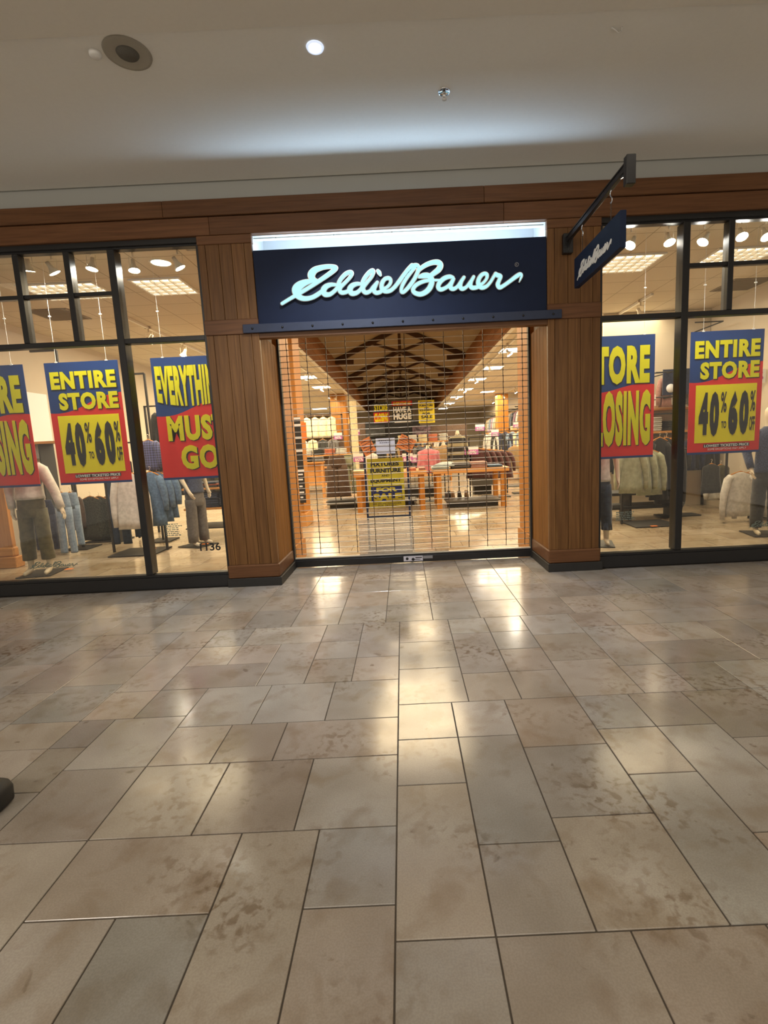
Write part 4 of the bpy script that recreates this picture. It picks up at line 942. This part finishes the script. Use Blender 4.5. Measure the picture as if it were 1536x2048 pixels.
garment('vest',1440,930,984,8.7,34,M['olive'],'dark olive skirt hanging behind the grey skirt')
garment('shirt',1432,960,1000,9.2,40,M['whitecloth'],'pale top hanging low behind the grey skirt')
mb=MB(); mb.box(4.02,6.07,9.34,9.36,1.43,1.45); mb.box(4.02,6.07,9.34,9.36,2.57,2.59); mb.box(4.02,4.04,9.34,9.86,1.43,1.45); mb.box(6.03,6.05,9.34,9.86,1.43,1.45); mb.box(4.02,4.04,9.34,9.86,2.57,2.59); mb.box(6.03,6.05,9.34,9.86,2.57,2.59); tag(mb.build('wall_rail',M['softblack'],origin=(5,9.35,1.4)),'black wall rails holding dark tops at the right wall shelf','clothes rail')
for k in range(7): garment_w('shirt',(4.15+.27*k,9.35,1.36),.38,.62,[M['blackc'],M['charcoal'],M['blackc'],M['brownc'],M['charcoal'],M['navyc'],M['blackc']][k],'dark top in the row under the right wall shelf','dark tops under the right wall shelf')
for k in range(4): garment_w('shirt',(5.0+.26*k,9.35,2.5),.34,.55,[M['rose'],M['whitecloth'],M['greycloth'],M['lilac']][k],['dusty rose','white','grey','lilac'][k]+' top hanging high on the right wall')

# ================================================================ through the entrance
# shop columns
def scol(x0,x1,y0,y1,label,m=None):
    t=thing('shop_column',label,'column',((x0+x1)/2,(y0+y1)/2,0)); mb=MB(); w=(x1-x0)/3
    for i in range(3): k=random.uniform(.93,1.07); mb.box(x0+i*w+.002,x0+(i+1)*w-.002,y0,y1,.27,ZC-.01,bev=.004,tint=(k,k,k))
    mb.build('shaft',m or M['maple'],t); mb=MB(); mb.box(x0-.03,x1+.03,y0-.03,y1+.03,0,.27,bev=.01); mb.build('base',M['maplex'],t); return t
scol(-2.62,-1.93,9.35,9.98,'orange wooden column just inside the entrance on the left')
scol(-3.05,-2.38,21.9,22.5,'orange wooden column farther back on the left side of the shop')
scol(4.9,5.45,25.2,25.8,'orange wooden column farther back on the right side of the shop')
scol(-3.6,-3.1,33,33.5,'narrow orange column far back left'); 
mb=MB(); mb.box(1.59,1.72,6.20,6.75,0,ZC-.01,bev=.004); mb.box(1.57,1.74,6.17,6.8,0,.27,bev=.008); struct(mb.build('trim_7',M['maple']))
mb=MB(); mb.box(-1.60,-1.445,6.20,6.75,0,ZC-.01,bev=.004); mb.box(-1.62,-1.42,6.17,6.8,0,.27,bev=.008); struct(mb.build('trim_8',M['maple']))
# black price ladder on the first column
t=thing('sign_ladder','black vertical notice strip with white headings on the first inner column','sign',(-2.2,9.3,1.4))
a=at(588,836,9.32); b=at(604,1000,9.32)
segs=[(at(592,836,9.32).z,at(592,846,9.32).z,'paper')]
zt=at(590,834,9.32).z; zb=at(606,1006,9.32).z; xc=(at(590,834,9.32).x+at(606,1006,9.32).x)/2-.0
H_=zt-zb
mb=MB(); mb.box(xc-.075,xc+.075,9.325,9.335,zb,zt); mb.build('strip',M['softblack'],t)
for f in (.0,.075,.22,.37,.60): mb=MB(); mb.box(xc-.08,xc+.08,9.305,9.326,zt-H_*f-.05,zt-H_*f-.01); mb.build('heading',M['bwhite'],t)
mb=MB()
for f,wd_ in ((.66,.10),(.72,.09),(.80,.06),(.87,.10),(.93,.05)): mb.box(xc-wd_/2,xc+wd_/2,9.318,9.3245,zb+H_*(1-f)-.02,zb+H_*(1-f)+.01)
mb.build('marks',M['bwhite'],t)
# display tables
def table(x0,x1,y0,y1,h,label):
    t=thing('display_table',label,'table',((x0+x1)/2,(y0+y1)/2,0)); mb=MB(); mb.box(x0,x1,y0,y1,h-.09,h,bev=.006); mb.build('tabletop',M['maplex'],t)
    for x in (x0+.06,x1-.17):
        for y in (y0+.05,y1-.16): mb=MB(); mb.box(x,x+.11,y,y+.11,0,h-.09,bev=.004); mb.build('leg',M['maple'],t)
    return t
table(-1.12,.52,10.85,12.0,.90,'orange wooden display table behind the yellow for sale poster')
table(.66,2.32,10.75,11.9,.90,'orange wooden display table on the right of the entrance view')
# things on the tables
def pile(px0,px1,y,n,m,label,z=.902,d=.4,th=.03):
    a=at(px0,945,y).x; b=at(px1,945,y).x; stack(a,b,y,y+d,z,n,m,label,label.replace('folded ','')+' group' if False else 'folded clothes on the entrance tables',th)
pile(705,733,10.9,2,M['creamc'],'cream folded blanket on the left end of the left table')
pile(735,750,10.95,2,M['rust'],'rust folded shirt at the right of the cream blanket')
pile(812,832,10.9,2,M['rust'],'rust folded shirt at the right end of the left table')
pile(838,852,10.95,2,M['rose'],'rose folded top at the end of the left table')
pile(864,900,10.8,2,M['pale'],'pale blue folded shirt at the left of the right table',th=.034)
pile(903,940,10.8,4,[M['charcoal'],M['greycloth']],'dark grey folded jumper in the middle of the right table',th=.034)
pile(942,975,10.8,4,M['rose'],'dusty rose folded jumper on the right table',th=.034)
pile(977,1006,10.8,2,M['denim'],'blue folded shirt at the right end of the right table',th=.028)
mb=MB(); q=at(892,930,11.0); mb.loft([ring(q.x+.0,11.0,.97+z,.26*s_,.20*s_,amp=.2,k=4) for z,s_ in ((0,1),(.03,.95),(.06,.7),(.09,.35))]); tag(mb.build('draped_shirt',M['pale'],origin=(q.x,11.0,.97)),'pale blue shirt crumpled over the folded pile on the right table','shirt')
# grey platforms under and behind tables
for i,(x0,x1,y0,y1,z) in enumerate(((-1.9,.3,11.9,12.6,.14),(.95,2.2,11.1,11.8,.16),(-.3,.9,13.6,14.4,.3),(1.9,2.5,13.6,14.0,.55))):
    t=thing('display_plinth',['low grey platform under the brown trousers rack','low grey platform under the right table','grey platform between the two tables','tall grey box behind the maroon fleeces rack'][i],'platform',((x0+x1)/2,(y0+y1)/2,0))
    mb=MB(); mb.box(x0,x1,y0,y1,z-.04 if i<3 else .25,z,bev=.006); mb.build('top',mat('grey_laminate',(.10,.095,.085),.5,noise=.1),t)
    mb=MB(); mb.box(x0+.06,x1-.06,y0+.06,y1-.06,0,z-.04 if i<3 else .25); mb.build('base',M['softblack'],t)
for k,(px,py,y,m) in enumerate(((893,972,11.6,'greycloth'),(905,965,11.7,'tan'),(918,958,11.7,'charcoal'),(932,955,11.8,'tan'),(897,955,11.9,'charcoal'))):
    q=at(px,py,y); z0=.162; x=q.x; mb=MB()
    mb.loft([ring(x,y+.0,z0,.05,.13,12),ring(x,y,z0+.03,.052,.14,12),ring(x,y+.03,z0+.08,.045,.10,12),ring(x,y+.06,z0+.15,.04,.06,12)])
    tag(mb.build('boot',M[m],origin=(x,y,z0)),'ankle boot on the low platform under the right table','boot','boots under the right table')
# brown wide trousers on stand
t=thing('trouser_stand','tall black stand holding brown wide leg trousers left of the tables','stand',(-1.62,12.4,0))
mb=MB(); mb.box(-1.95,-1.25,12.1,12.7,.145,.17); mb.build('base',M['softblack'],t); mb=MB(); mb.tube([(-1.62,12.45,.17),(-1.62,12.45,1.30)],.015,8); mb.build('pole',M['softblack'],t); mb=MB(); mb.tube([(-1.9,12.45,1.28),(-1.3,12.45,1.28)],.012,6); mb.build('crossbar',M['softblack'],t)
garment_w('pants',(-1.66,12.42,1.30),.46,1.05,M['brownc'],'brown wide leg trousers hanging on the stand left of the tables',hanger=False,flare=1.75,gap=.03)
garment_w('pants',(-1.36,12.62,1.30),.30,1.0,M['sage'],'pale green trousers hanging behind the brown pair',hanger=False,flare=1.3)
# standing figures behind the tables
def torso(px,pt,pb,y,wpx,m,label,cat,pole=True,sleeve=False):
    a=at(px,pt,y); b=at(px,pb,y); h=a.z-b.z; w=wpx*y/F; t=thing('bust_form',label,cat,((a.x+b.x)/2,y,0)); x=(a.x+b.x)/2
    mb=MB(); shirt_geo(mb,(x,y,a.z),w,h,d=.13,sleeve=sleeve,ph=1,slen=.7); mb.build('garment',m,t)
    mb=MB(); mb.lathe([(0,a.z+.10),(.03,a.z+.09),(.05,a.z+.02),(.06,a.z-.06),(.0,a.z-.07)],(x,y,0),14); mb.build('neck',M['skin'],t)
    mb=MB(); mb.tube([(x,y,.02),(x,y,b.z+.1)],.015,8); mb.build('pole',M['softblack'],t)
    mb=MB(); mb.lathe([(0,.02),(.16,.018),(.17,.001)],(x,y,0),20); mb.build('foot',M['softblack'],t)
    return t
torso(856,898,946,12.6,44,M['pink'],'pink quilted vest on a stand behind the two tables','vest')
torso(916,868,945,12.35,36,M['stripe'],'black and olive striped jumper on a form behind the right table','jumper',sleeve=True)
torso(742,905,958,12.9,26,M['whitecloth'],'white top on a form behind the left table','top')
torso(888,890,945,13.4,40,M['tan'],'tan jacket on a form beside the striped jumper','jacket',sleeve=True)
for i in range(5): garment('shirt',955+i*12,897+i*1,956,12.6+i*.1,48,M['maroon'],'dark maroon fleece on the rail behind the right table','maroon fleeces behind the right table',slen=.6)
rack(1.75,3.1,12.95,1.58,'black clothes rack holding maroon fleeces behind the right table',d=.5)
rack(2.85,3.85,13.5,1.46,'black clothes rack by the right jamb holding tan and black vests',d=.3)
garment('vest',1030,892,938,13.3,30,M['tan'],'tan vest right of the maroon fleeces'); garment('vest',1046,890,936,13.4,34,M['blackc'],'black vest next to the entrance right jamb')
garment('shirt',1060,884,930,13.6,30,M['whitecloth'],'white shirt next to the entrance right jamb')
# middle distance: racks, shelves and clothes on both sides
cols=['whitecloth','charcoal','navyc','ldenim','creamc','maroon','tan','blackc','lilac','rust','greycloth','sage']
def wordy(m): return {'whitecloth':'white','charcoal':'charcoal','navyc':'navy','ldenim':'pale blue','creamc':'cream','maroon':'maroon','tan':'tan','blackc':'black','lilac':'lilac','rust':'rust','greycloth':'grey','sage':'sage green'}[m]
def row(x0,y0,x1,y1,z,n,h,lab,grp,w=.42,ms=cols,kind='shirt'):
    for i in range(n):
        f=(i+.5)/n; m=ms[i%len(ms)]; garment_w(kind,(x0+(x1-x0)*f,y0+(y1-y0)*f,z),w,h,M[m],f'{lab}',grp)
def island(x0,x1,y,z,label):
    t=thing('display_island',label,'shelves',((x0+x1)/2,y,0))
    for zz in (z,z-.42,.25): mb=MB(); mb.box(x0,x1,y-.3,y+.3,zz-.04,zz,bev=.004); mb.build('board',M['maplex'],t)
    for x in (x0+.03,x1-.03): mb=MB(); mb.box(x-.025,x+.025,y-.28,y+.28,0,z-.04); mb.build('side',M['maple'],t)
    return t
rack(2.6,4.6,15.6,1.75,'black clothes rack in the right side of the shop')
row(2.7,15.6,4.5,15.6,1.72,8,.7,'assorted shirt on the rack in the right side of the shop','shirts on the right side rack')
island(3.0,4.9,18.2,1.30,'orange shelf island on the right behind the clothes rack')
for x,m in ((3.05,'whitecloth'),(3.4,'charcoal'),(3.75,'lilac'),(4.1,'navyc'),(4.45,'greycloth')): stack(x,x+.3,17.95,18.3,1.302,5,M[m],'folded jumper on the top of the right orange island','folded jumpers on the right island',.05)
rack(-.9,.9,15.4,1.45,'black clothes rack in the centre aisle behind the tables')
row(-.8,15.4,.85,15.4,1.42,8,.75,'dark shirt on the centre aisle rack behind the tables','shirts on the centre aisle rack',ms=['charcoal','blackc','tan','charcoal','maroon','blackc','greycloth','navyc'])
island(-.2,1.9,19.5,1.55,'orange shelf island in the centre aisle')
for i,(x,m) in enumerate(((-.15,'creamc'),(.25,'whitecloth'),(.65,'creamc'),(1.05,'rust'),(1.45,'whitecloth'))): 
    stack(x,x+.34,19.22,19.6,1.553,5,M[m],'folded blanket on top of the centre orange island','folded blankets on the centre island',.055); stack(x,x+.34,19.22,19.6,1.133,4,M[cols[i*2]],'folded jumper on the middle board of the centre island','folded jumpers inside the centre island',.05)
for i,(x,y) in enumerate(((2.05,21.5),(-1.2,22.5),(1.2,25))):
    rack(x-.6,x+.6,y,1.6,['black clothes rack deep in the aisle on the right','black clothes rack deep in the aisle on the left','black clothes rack deepest in the aisle'][i]); row(x-.55,y,x+.55,y,1.57,5,.7,['shirt on the deep right aisle rack','shirt on the deep left aisle rack','shirt on the deepest aisle rack'][i],'shirts in the deep aisle racks',ms=cols[i:]+cols[:i])
# left middle distance
island(-3.6,-1.7,17.4,1.25,'orange shelf island on the left in front of the back column')
for i,(x,m) in enumerate(((-3.5,'whitecloth'),(-3.1,'charcoal'),(-2.7,'rust'),(-2.3,'whitecloth'))): stack(x,x+.34,17.15,17.5,1.252,4,M[m],'folded jumper on the left orange island','folded jumpers on the left island',.05)
mb=MB(); mb.box(-3.7,-2.4,14.98,15.02,0.45,1.05); mb.box(-3.7,-2.4,14.8,15.2,1.05,1.09); mb.box(-3.68,-3.62,14.85,15.15,0,1.05); mb.box(-2.48,-2.42,14.85,15.15,0,1.05); tag(mb.build('display_counter',M['maplex'],origin=(-3.05,15,0)),'orange wooden counter panel behind the first inner column','counter')
for x,m in ((-3.45,'charcoal'),(-3.05,'blackc'),(-2.7,'greycloth')): stack(x,x+.3,14.85,15.15,1.092,3,M[m],'dark folded item on the left wooden counter','folded items on the left counter',.05)
for i in range(6): garment_w('vest',(-4.55+.34*i,20.5,2.75),.36,.85,M['creamc'],'cream blanket hanging high on the left wall display','cream blankets hanging on the left')
mb=MB(); mb.box(-4.85,-2.4,20.5,20.56,2.80,2.84); mb.box(-4.85,-2.45,20.56,20.62,0,2.0); mb.box(-4.85,-4.79,20.5,20.6,0,2.84); mb.box(-2.46,-2.4,20.5,20.6,0,2.84); tag(mb.build('wall_display',M['brownc'],origin=(-3.6,20.5,0)),'brown display wall with cream blankets on the left','display wall')
for i in range(5): garment_w('shirt',(-4.5+.42*i,20.35,1.85),.36,.7,M[['whitecloth','whitecloth','creamc','charcoal','greycloth'][i]],'pale shirt hanging below the cream blankets','pale shirts below the cream blankets')
mb=MB(); mb.box(-2.02,-1.72,19.6,19.7,0,3.3); tag(mb.build('mesh_pillar',M['creamc'],origin=(-1.87,19.6,0)),'narrow cream textile pillar in front of the back left aisle','pillar')
# side walls seen far down the shop
row(6.0,20,6.0,34,2.9,22,1.1,'pale garment hanging high along the right shop wall','pale garments along the right wall',w=.5,ms=['whitecloth','creamc','whitecloth','lilac','ldenim'])
row(5.7,18,5.7,33,1.7,18,.75,'garment in the lower row along the right shop wall','lower garments along the right wall',w=.5)
mb=MB(); mb.box(5.94,6.06,19,35,3.0,3.03,tint=(1,1,1)); 
for y in range(20,35,2): mb.box(5.5,6.07,y,y+.04,3.0,3.04)
tag(mb.build('wall_rail',M['softblack'],origin=(6,27,3)),'long black wall rail above the pale garments on the right wall','clothes rail')
mb=MB(); mb.box(5.5,6.07,17.5,34,1.9,1.94); mb.box(5.5,6.07,17.5,34,.9,.94); tag(mb.build('wall_shelf',M['maplex'],origin=(5.8,25,1.9)),'long orange shelves along the right shop wall','shelf')
for i in range(9): stack(5.52,5.9,18+i*1.7,18.5+i*1.7,1.942,3,M[cols[i]],'folded jumper on the long right wall shelf','folded jumpers on the right wall shelf far back',.06)
# back wall with banners
mb=MB(); mb.box(-2.3,1.2,31.9,32.0,0,3.0); tag(mb.build('feature_wall',M['blackc'],origin=(-.5,32,0)),'black feature wall at the back of the aisle','wall panel')
mb=MB(); mb.box(1.2,4.2,31.9,32.0,0,2.6); mb.box(-4.2,-2.3,31.9,32,0,2.9); tag(mb.build('feature_wall',M['brownc'],origin=(2.5,32,0)),'brown panelled wall beside the black feature wall at back','wall panel')
q=at(842,862,31.8); mb=MB(); mb.box(q.x-.55,q.x+.62,31.8,31.85,q.z-.3,q.z+.35); tag(mb.build('photo_poster',M['darkpic'],origin=(q.x,31.8,q.z)),'dark photo poster with pink patch on the back wall','poster')
q=at(748,862,31.8); mb=MB(); mb.box(q.x-.5,q.x+.7,31.8,31.85,q.z-.35,q.z+.35); tag(mb.build('photo_poster',cloth('night_landscape',(.05,.055,.06),(.006,.006,.007),2),origin=(q.x,31.8,q.z)),'very dark landscape poster on the back wall','poster')
# three hanging banners deep in the aisle
def farb(px0,py0,px1,py1,y,draw,label,mats):
    a=at(px0,py0,y); b=at(px1,py1,y); t=thing('aisle_banner',label,'banner',((a.x+b.x)/2,y,a.z)); W=b.x-a.x; H=a.z-b.z
    mb=MB(); mb.box(a.x,b.x,y,y+.01,b.z,a.z); mb.build('board',mats[0],t); L=MB()
    P=lambda u:a.x+u*W; Q=lambda v:a.z-v*H
    draw(L,P,Q,y-.006); L.build('lettering',mats[1:],t)
    mb=MB()
    for u in (.15,.85): mb.tube([(P(u),y+.005,a.z),(P(u),y+.005,5.88-abs(P(u)-.085)*.4575-.01)],.006,5)
    mb.build('hanging_line',M['white'],t)
def d1(L,P,Q,y):
    L.box(P(0),P(1),y+.003,y+.005,Q(1),Q(.48),mi=1); put_text(L,'STORE',P(.05),P(.95),Q(.43),Q(.08),y,.05); put_text(L,'CLOSING',P(.04),P(.96),Q(.95),Q(.52),y,.05)
farb(746,806,779,845,27,d1,'small store closing banner hanging deep in the aisle',[M['bink'],M['byel'],M['bred']])
def d2(L,P,Q,y):
    L.box(P(0),P(1),y+.003,y+.005,Q(.2),Q(0),mi=1); put_text(L,'EVERYTHING',P(.08),P(.92),Q(.18),Q(.04),y,.03,mi=2)
    put_text(L,'HAVE A',P(.06),P(.94),Q(.50),Q(.25),y,.05); put_text(L,'HUGE',P(.06),P(.94),Q(.80),Q(.53),y,.05); L.box(P(.1),P(.9),y,y+.001,Q(.93),Q(.87))
    L.v and None
farb(783,803,826,847,27,d2,'black and red banner with white lettering deep in the aisle',[M['bink'],M['bwhite'],M['bred'],M['byel']])
def d3(L,P,Q,y):
    for s,a,b,c,d in (('FIXTURES',.1,.85,.06,.15),('FURNITURE',.08,.9,.19,.28),('AND',.35,.65,.31,.37),('EQUIPMENT',.08,.9,.40,.49),('FOR',.25,.75,.54,.64),('SALE',.15,.85,.67,.80)): put_text(L,s,P(a),P(b),Q(d),Q(c),y,.04)
    L.box(P(.1),P(.9),y,y+.001,Q(.88),Q(.86)); L.box(P(.1),P(.9),y,y+.001,Q(.94),Q(.92))
farb(836,801,870,845,26,d3,'yellow fixtures for sale banner hanging deep in the aisle',[M['posty'],M['bink']])
# price cards in the middle distance
for i,(px,py,y,w) in enumerate(((718,915,12.0,.28),(815,915,12.2,.26),(828,917,12.3,.14),(943,901,12.3,.34),(676,872,15.5,.26),(1035,850,18,.3),(712,865,20,.3),(960,855,16,.3),(990,866,14.6,.22))):
    q=at(px,py,y); t=thing('price_card',['purple and white price card above the left end of left table','purple and white price card right of the yellow poster','small purple card beside the yellow poster top right','large purple and white price card above the right table','purple price card left of the white notice','white and purple card high near the right jamb','purple price card on the back left column','yellow edged price card in the right aisle','small price card above maroon fleeces'][i],'price card',(q.x,y,q.z-.1))
    mb=MB(); mb.box(q.x-w/2,q.x+w/2,y,y+.008,q.z-.10,q.z+.02); mb.build('purple_half',M['purple'],t)
    mb=MB(); mb.box(q.x-w/2,q.x+w/2,y,y+.008,q.z+.02,q.z+.10); put_text(mb,'60%',q.x-w*.35,q.x+w*.35,q.z-.085,q.z+.0,y-.003,.02); mb.build('white_half',M['bwhite'],t)
    mb=MB(); mb.tube([(q.x,y+.012,.0),(q.x,y+.012,q.z)],.006,6); mb.build('stem',M['softblack'],t)
# ---- poster stand and notices just behind the grille
YP=6.85
t=thing('poster_stand','yellow fixtures for sale poster on a dark metal floor stand behind grille','sign stand',(-.22,YP,0))
mb=MB(); mb.box(-.50,.005,YP,YP+.012,.62,1.315); po=mb.build('poster',M['posty'],t)
L=MB(); PX_=lambda u:-.50+.505*u; PZ=lambda v:1.315-.695*v
for s,a,b,c,d,bd in (('FIXTURES',.10,.88,.07,.155,.05),('FURNITURE',.08,.92,.20,.285,.05),('AND',.38,.60,.325,.365,.03),('EQUIPMENT',.07,.92,.41,.49,.05)): put_text(L,s,PX_(a),PX_(b),PZ(d),PZ(c),YP-.004,bd)
L.box(PX_(.07),PX_(.93),YP-.003,YP-.001,PZ(.87),PZ(.56),mi=1)
put_text(L,'FOR',PX_(.22),PX_(.80),PZ(.67),PZ(.58),YP-.006,.06,mi=2); put_text(L,'SALE',PX_(.12),PX_(.92),PZ(.85),PZ(.70),YP-.006,.06,mi=2)
put_text(L,'SEE STORE MANAGER',PX_(.1),PX_(.9),PZ(.925),PZ(.895),YP-.004,.0); put_text(L,'FOR DETAILS',PX_(.25),PX_(.75),PZ(.965),PZ(.935),YP-.004,.0)
L.build('lettering',[M['bink'],mat('poster_navy',(.012,.02,.12),.5),M['posty']],po)
for x in (-.53,.065): mb=MB(); mb.box(x-.014,x+.014,YP,YP+.028,.02,1.5); mb.build('post',M['navysteel'],t)
for z in (.50,1.49): mb=MB(); mb.box(-.53,.065,YP+.002,YP+.026,z-.012,z+.012); mb.build('crossbar',M['navysteel'],t)
mb=MB(); mb.box(-.545,.08,YP-.15,YP-.11,.005,.03); mb.box(-.545,.08,YP+.16,YP+.20,.005,.03); mb.box(-.545,-.515,YP-.15,YP+.2,.005,.03); mb.box(.05,.08,YP-.15,YP+.2,.005,.03); mb.build('base_frame',M['navysteel'],t)
def notice(px,py,w,h,ang,m,lab,lines,cat='notice'):
    q=at(px,py,YS+.012); t=thing('paper_notice',lab,cat,(q.x,YS+.012,q.z)); ca,sa=math.cos(ang),math.sin(ang)
    def quad(mb,x0,x1,z0,z1,y,mi=0):
        v=[(q.x+a*ca-b*sa,yy,q.z+a*sa+b*ca) for yy in (y,y+.001) for a,b in ((x0,z0),(x1,z0),(x1,z1),(x0,z1))]
        mb.add(v,[(0,1,2,3),(4,7,6,5),(0,4,5,1),(1,5,6,2),(2,6,7,3),(3,7,4,0)],mi=mi)
    mb=MB(); quad(mb,-w/2,w/2,-h/2,h/2,YS+.012); mb.build('sheet',m,t)
    mb=MB()
    for (u0,u1,v) in lines: 
        x=u0
        while x<u1: l=random.uniform(.04,.12); quad(mb,(x-.5)*w,(min(x+l,u1)-.5)*w,(v-.022-.5)*h,(v+.022-.5)*h,YS+.010); x+=l+.03
    mb.build('print',M['bink'],t); return t
notice(735,893,.155,.20,.42,M['orange'],'tilted orange notice left of the white paper on the grille',[(.15,.7,.85),(.15,.85,.68),(.1,.9,.5),(.12,.85,.33),(.2,.8,.16)])
notice(812,887,.20,.17,-.50,M['orange'],'tilted orange notice right of the white paper on the grille',[(.1,.85,.87),(.1,.9,.7),(.1,.8,.55),(.1,.9,.4),(.15,.7,.24)])
notice(771,892,.235,.19,.0,M['paper'],'white paper notice taped between two orange notices on the grille',[(.15,.8,.85),(.2,.75,.72)])
# orange tall card, far left
q=at(608,862,9.33); mb=MB(); mb.box(q.x-.045,q.x+.045,9.325,9.345,q.z-.16,q.z+.16); tag(mb.build('paper_notice',M['orange'],origin=(q.x,9.33,q.z)),'narrow orange notice right of the black strip on the first inner column','notice')

# ================================================================ hall ceiling fittings
ZH=4.21
t=thing('ceiling_speaker','large round ceiling speaker with grey off centre grille','speaker',(-1.73,3.73,ZH))
mb=MB(); mb.lathe([(.0,-.004),(.07,-.004),(.13,-.006),(.148,-.010),(.152,-.001)],(-1.73,3.73,ZH),36); mb.build('rim',mat('speaker_rim',(.33,.31,.26),.7,noise=.04),t)
mb=MB(); mb.lathe([(0,-.014),(.066,-.013),(.072,-.004)],(-1.73,3.73,ZH),32); mb.build('grille',M['grey'],t)
q=onz(190,105,ZH); t=thing('smoke_detector','small pale disc detector left of the ceiling speaker','detector',(q.x,q.y,ZH))
mb=MB(); mb.lathe([(0,-.03),(.028,-.029),(.038,-.02),(.04,-.001)],(q.x,q.y,ZH),24); mb.build('cover',M['white'],t)
q=onz(630,94,ZH); t=thing('downlight','bright white recessed downlight in the hall ceiling','ceiling light',(q.x,q.y,ZH))
mb=MB(); mb.lathe([(.040,.0),(.044,-.008),(.056,-.010),(.060,-.001)],(q.x,q.y,ZH),32); mb.build('trim_ring',mat('downlight_ring',(.7,.75,.85),.25,.6,emit=.5,ecol=(.7,.8,1)),t)
mb=MB(); mb.lathe([(0,-.0025),(.042,-.0025)],(q.x,q.y,ZH),24); mb.build('lens',mat('downlight_lens',(.85,.92,1),.3,emit=9),t)
light('SPOT','downlight_beam',(q.x,q.y,ZH-.03),190,(.86,.92,1),.05,direction=(0.06,.36,-1),parent=t,angle=104,blend=.85)
q=onz(888,182,ZH); t=thing('sprinkler','chrome sprinkler head with clear guard dish in the hall ceiling','sprinkler',(q.x,q.y,ZH))
mb=MB(); mb.lathe([(.014,-.002),(.038,-.004),(.046,-.010),(.046,-.001)],(q.x,q.y,ZH),28); mb.build('escutcheon',M['chrome'],t)
mb=MB(); mb.lathe([(0,0),(.012,0),(.012,-.03),(.008,-.05),(0,-.05)],(q.x,q.y,ZH),16); mb.build('head',M['chrome'],t)
mb=MB(); mb.lathe([(0,-.064),(.018,-.062),(.018,-.059),(0,-.058)],(q.x,q.y,ZH),16)
for a in range(2): mb.tube([(q.x+(.012 if a else -.012),q.y,ZH-.03),(q.x+(.016 if a else -.016),q.y,ZH-.05),(q.x,q.y,ZH-.06)],.002,5)
mb.build('deflector',M['white'],t)
q=onz(1237,55,ZH); mb=MB(); mb.tube([(q.x-.05,q.y-.01,ZH-.006),(q.x-.02,q.y+.005,ZH-.010),(q.x+.01,q.y+.03,ZH-.010),(q.x+.03,q.y+.02,ZH-.008),(q.x+.02,q.y-.01,ZH-.006)],.004,6); tag(mb.build('ceiling_hook',M['white'],origin=(q.x,q.y,ZH)),'faint small curved hook on the hall ceiling at right','hook')
# dark object at the left edge of the photo
q=onz(-60,1660,0)
t=thing('floor_bench','dark rounded bench end cut by the left photo edge','bench',(-2.22,1.99,0))
mb=MB()
R0=[]
for z,g_ in ((.0,.0),(.02,.012),(.10,.014),(.135,.006),(.15,-.02),(.152,-.06)):
    R0.append(ring(-2.22,1.955,z*.72,.40+g_,.085+g_,32,sq=.35))
mb.loft(R0); mb.build('base',M['softblack'],t)
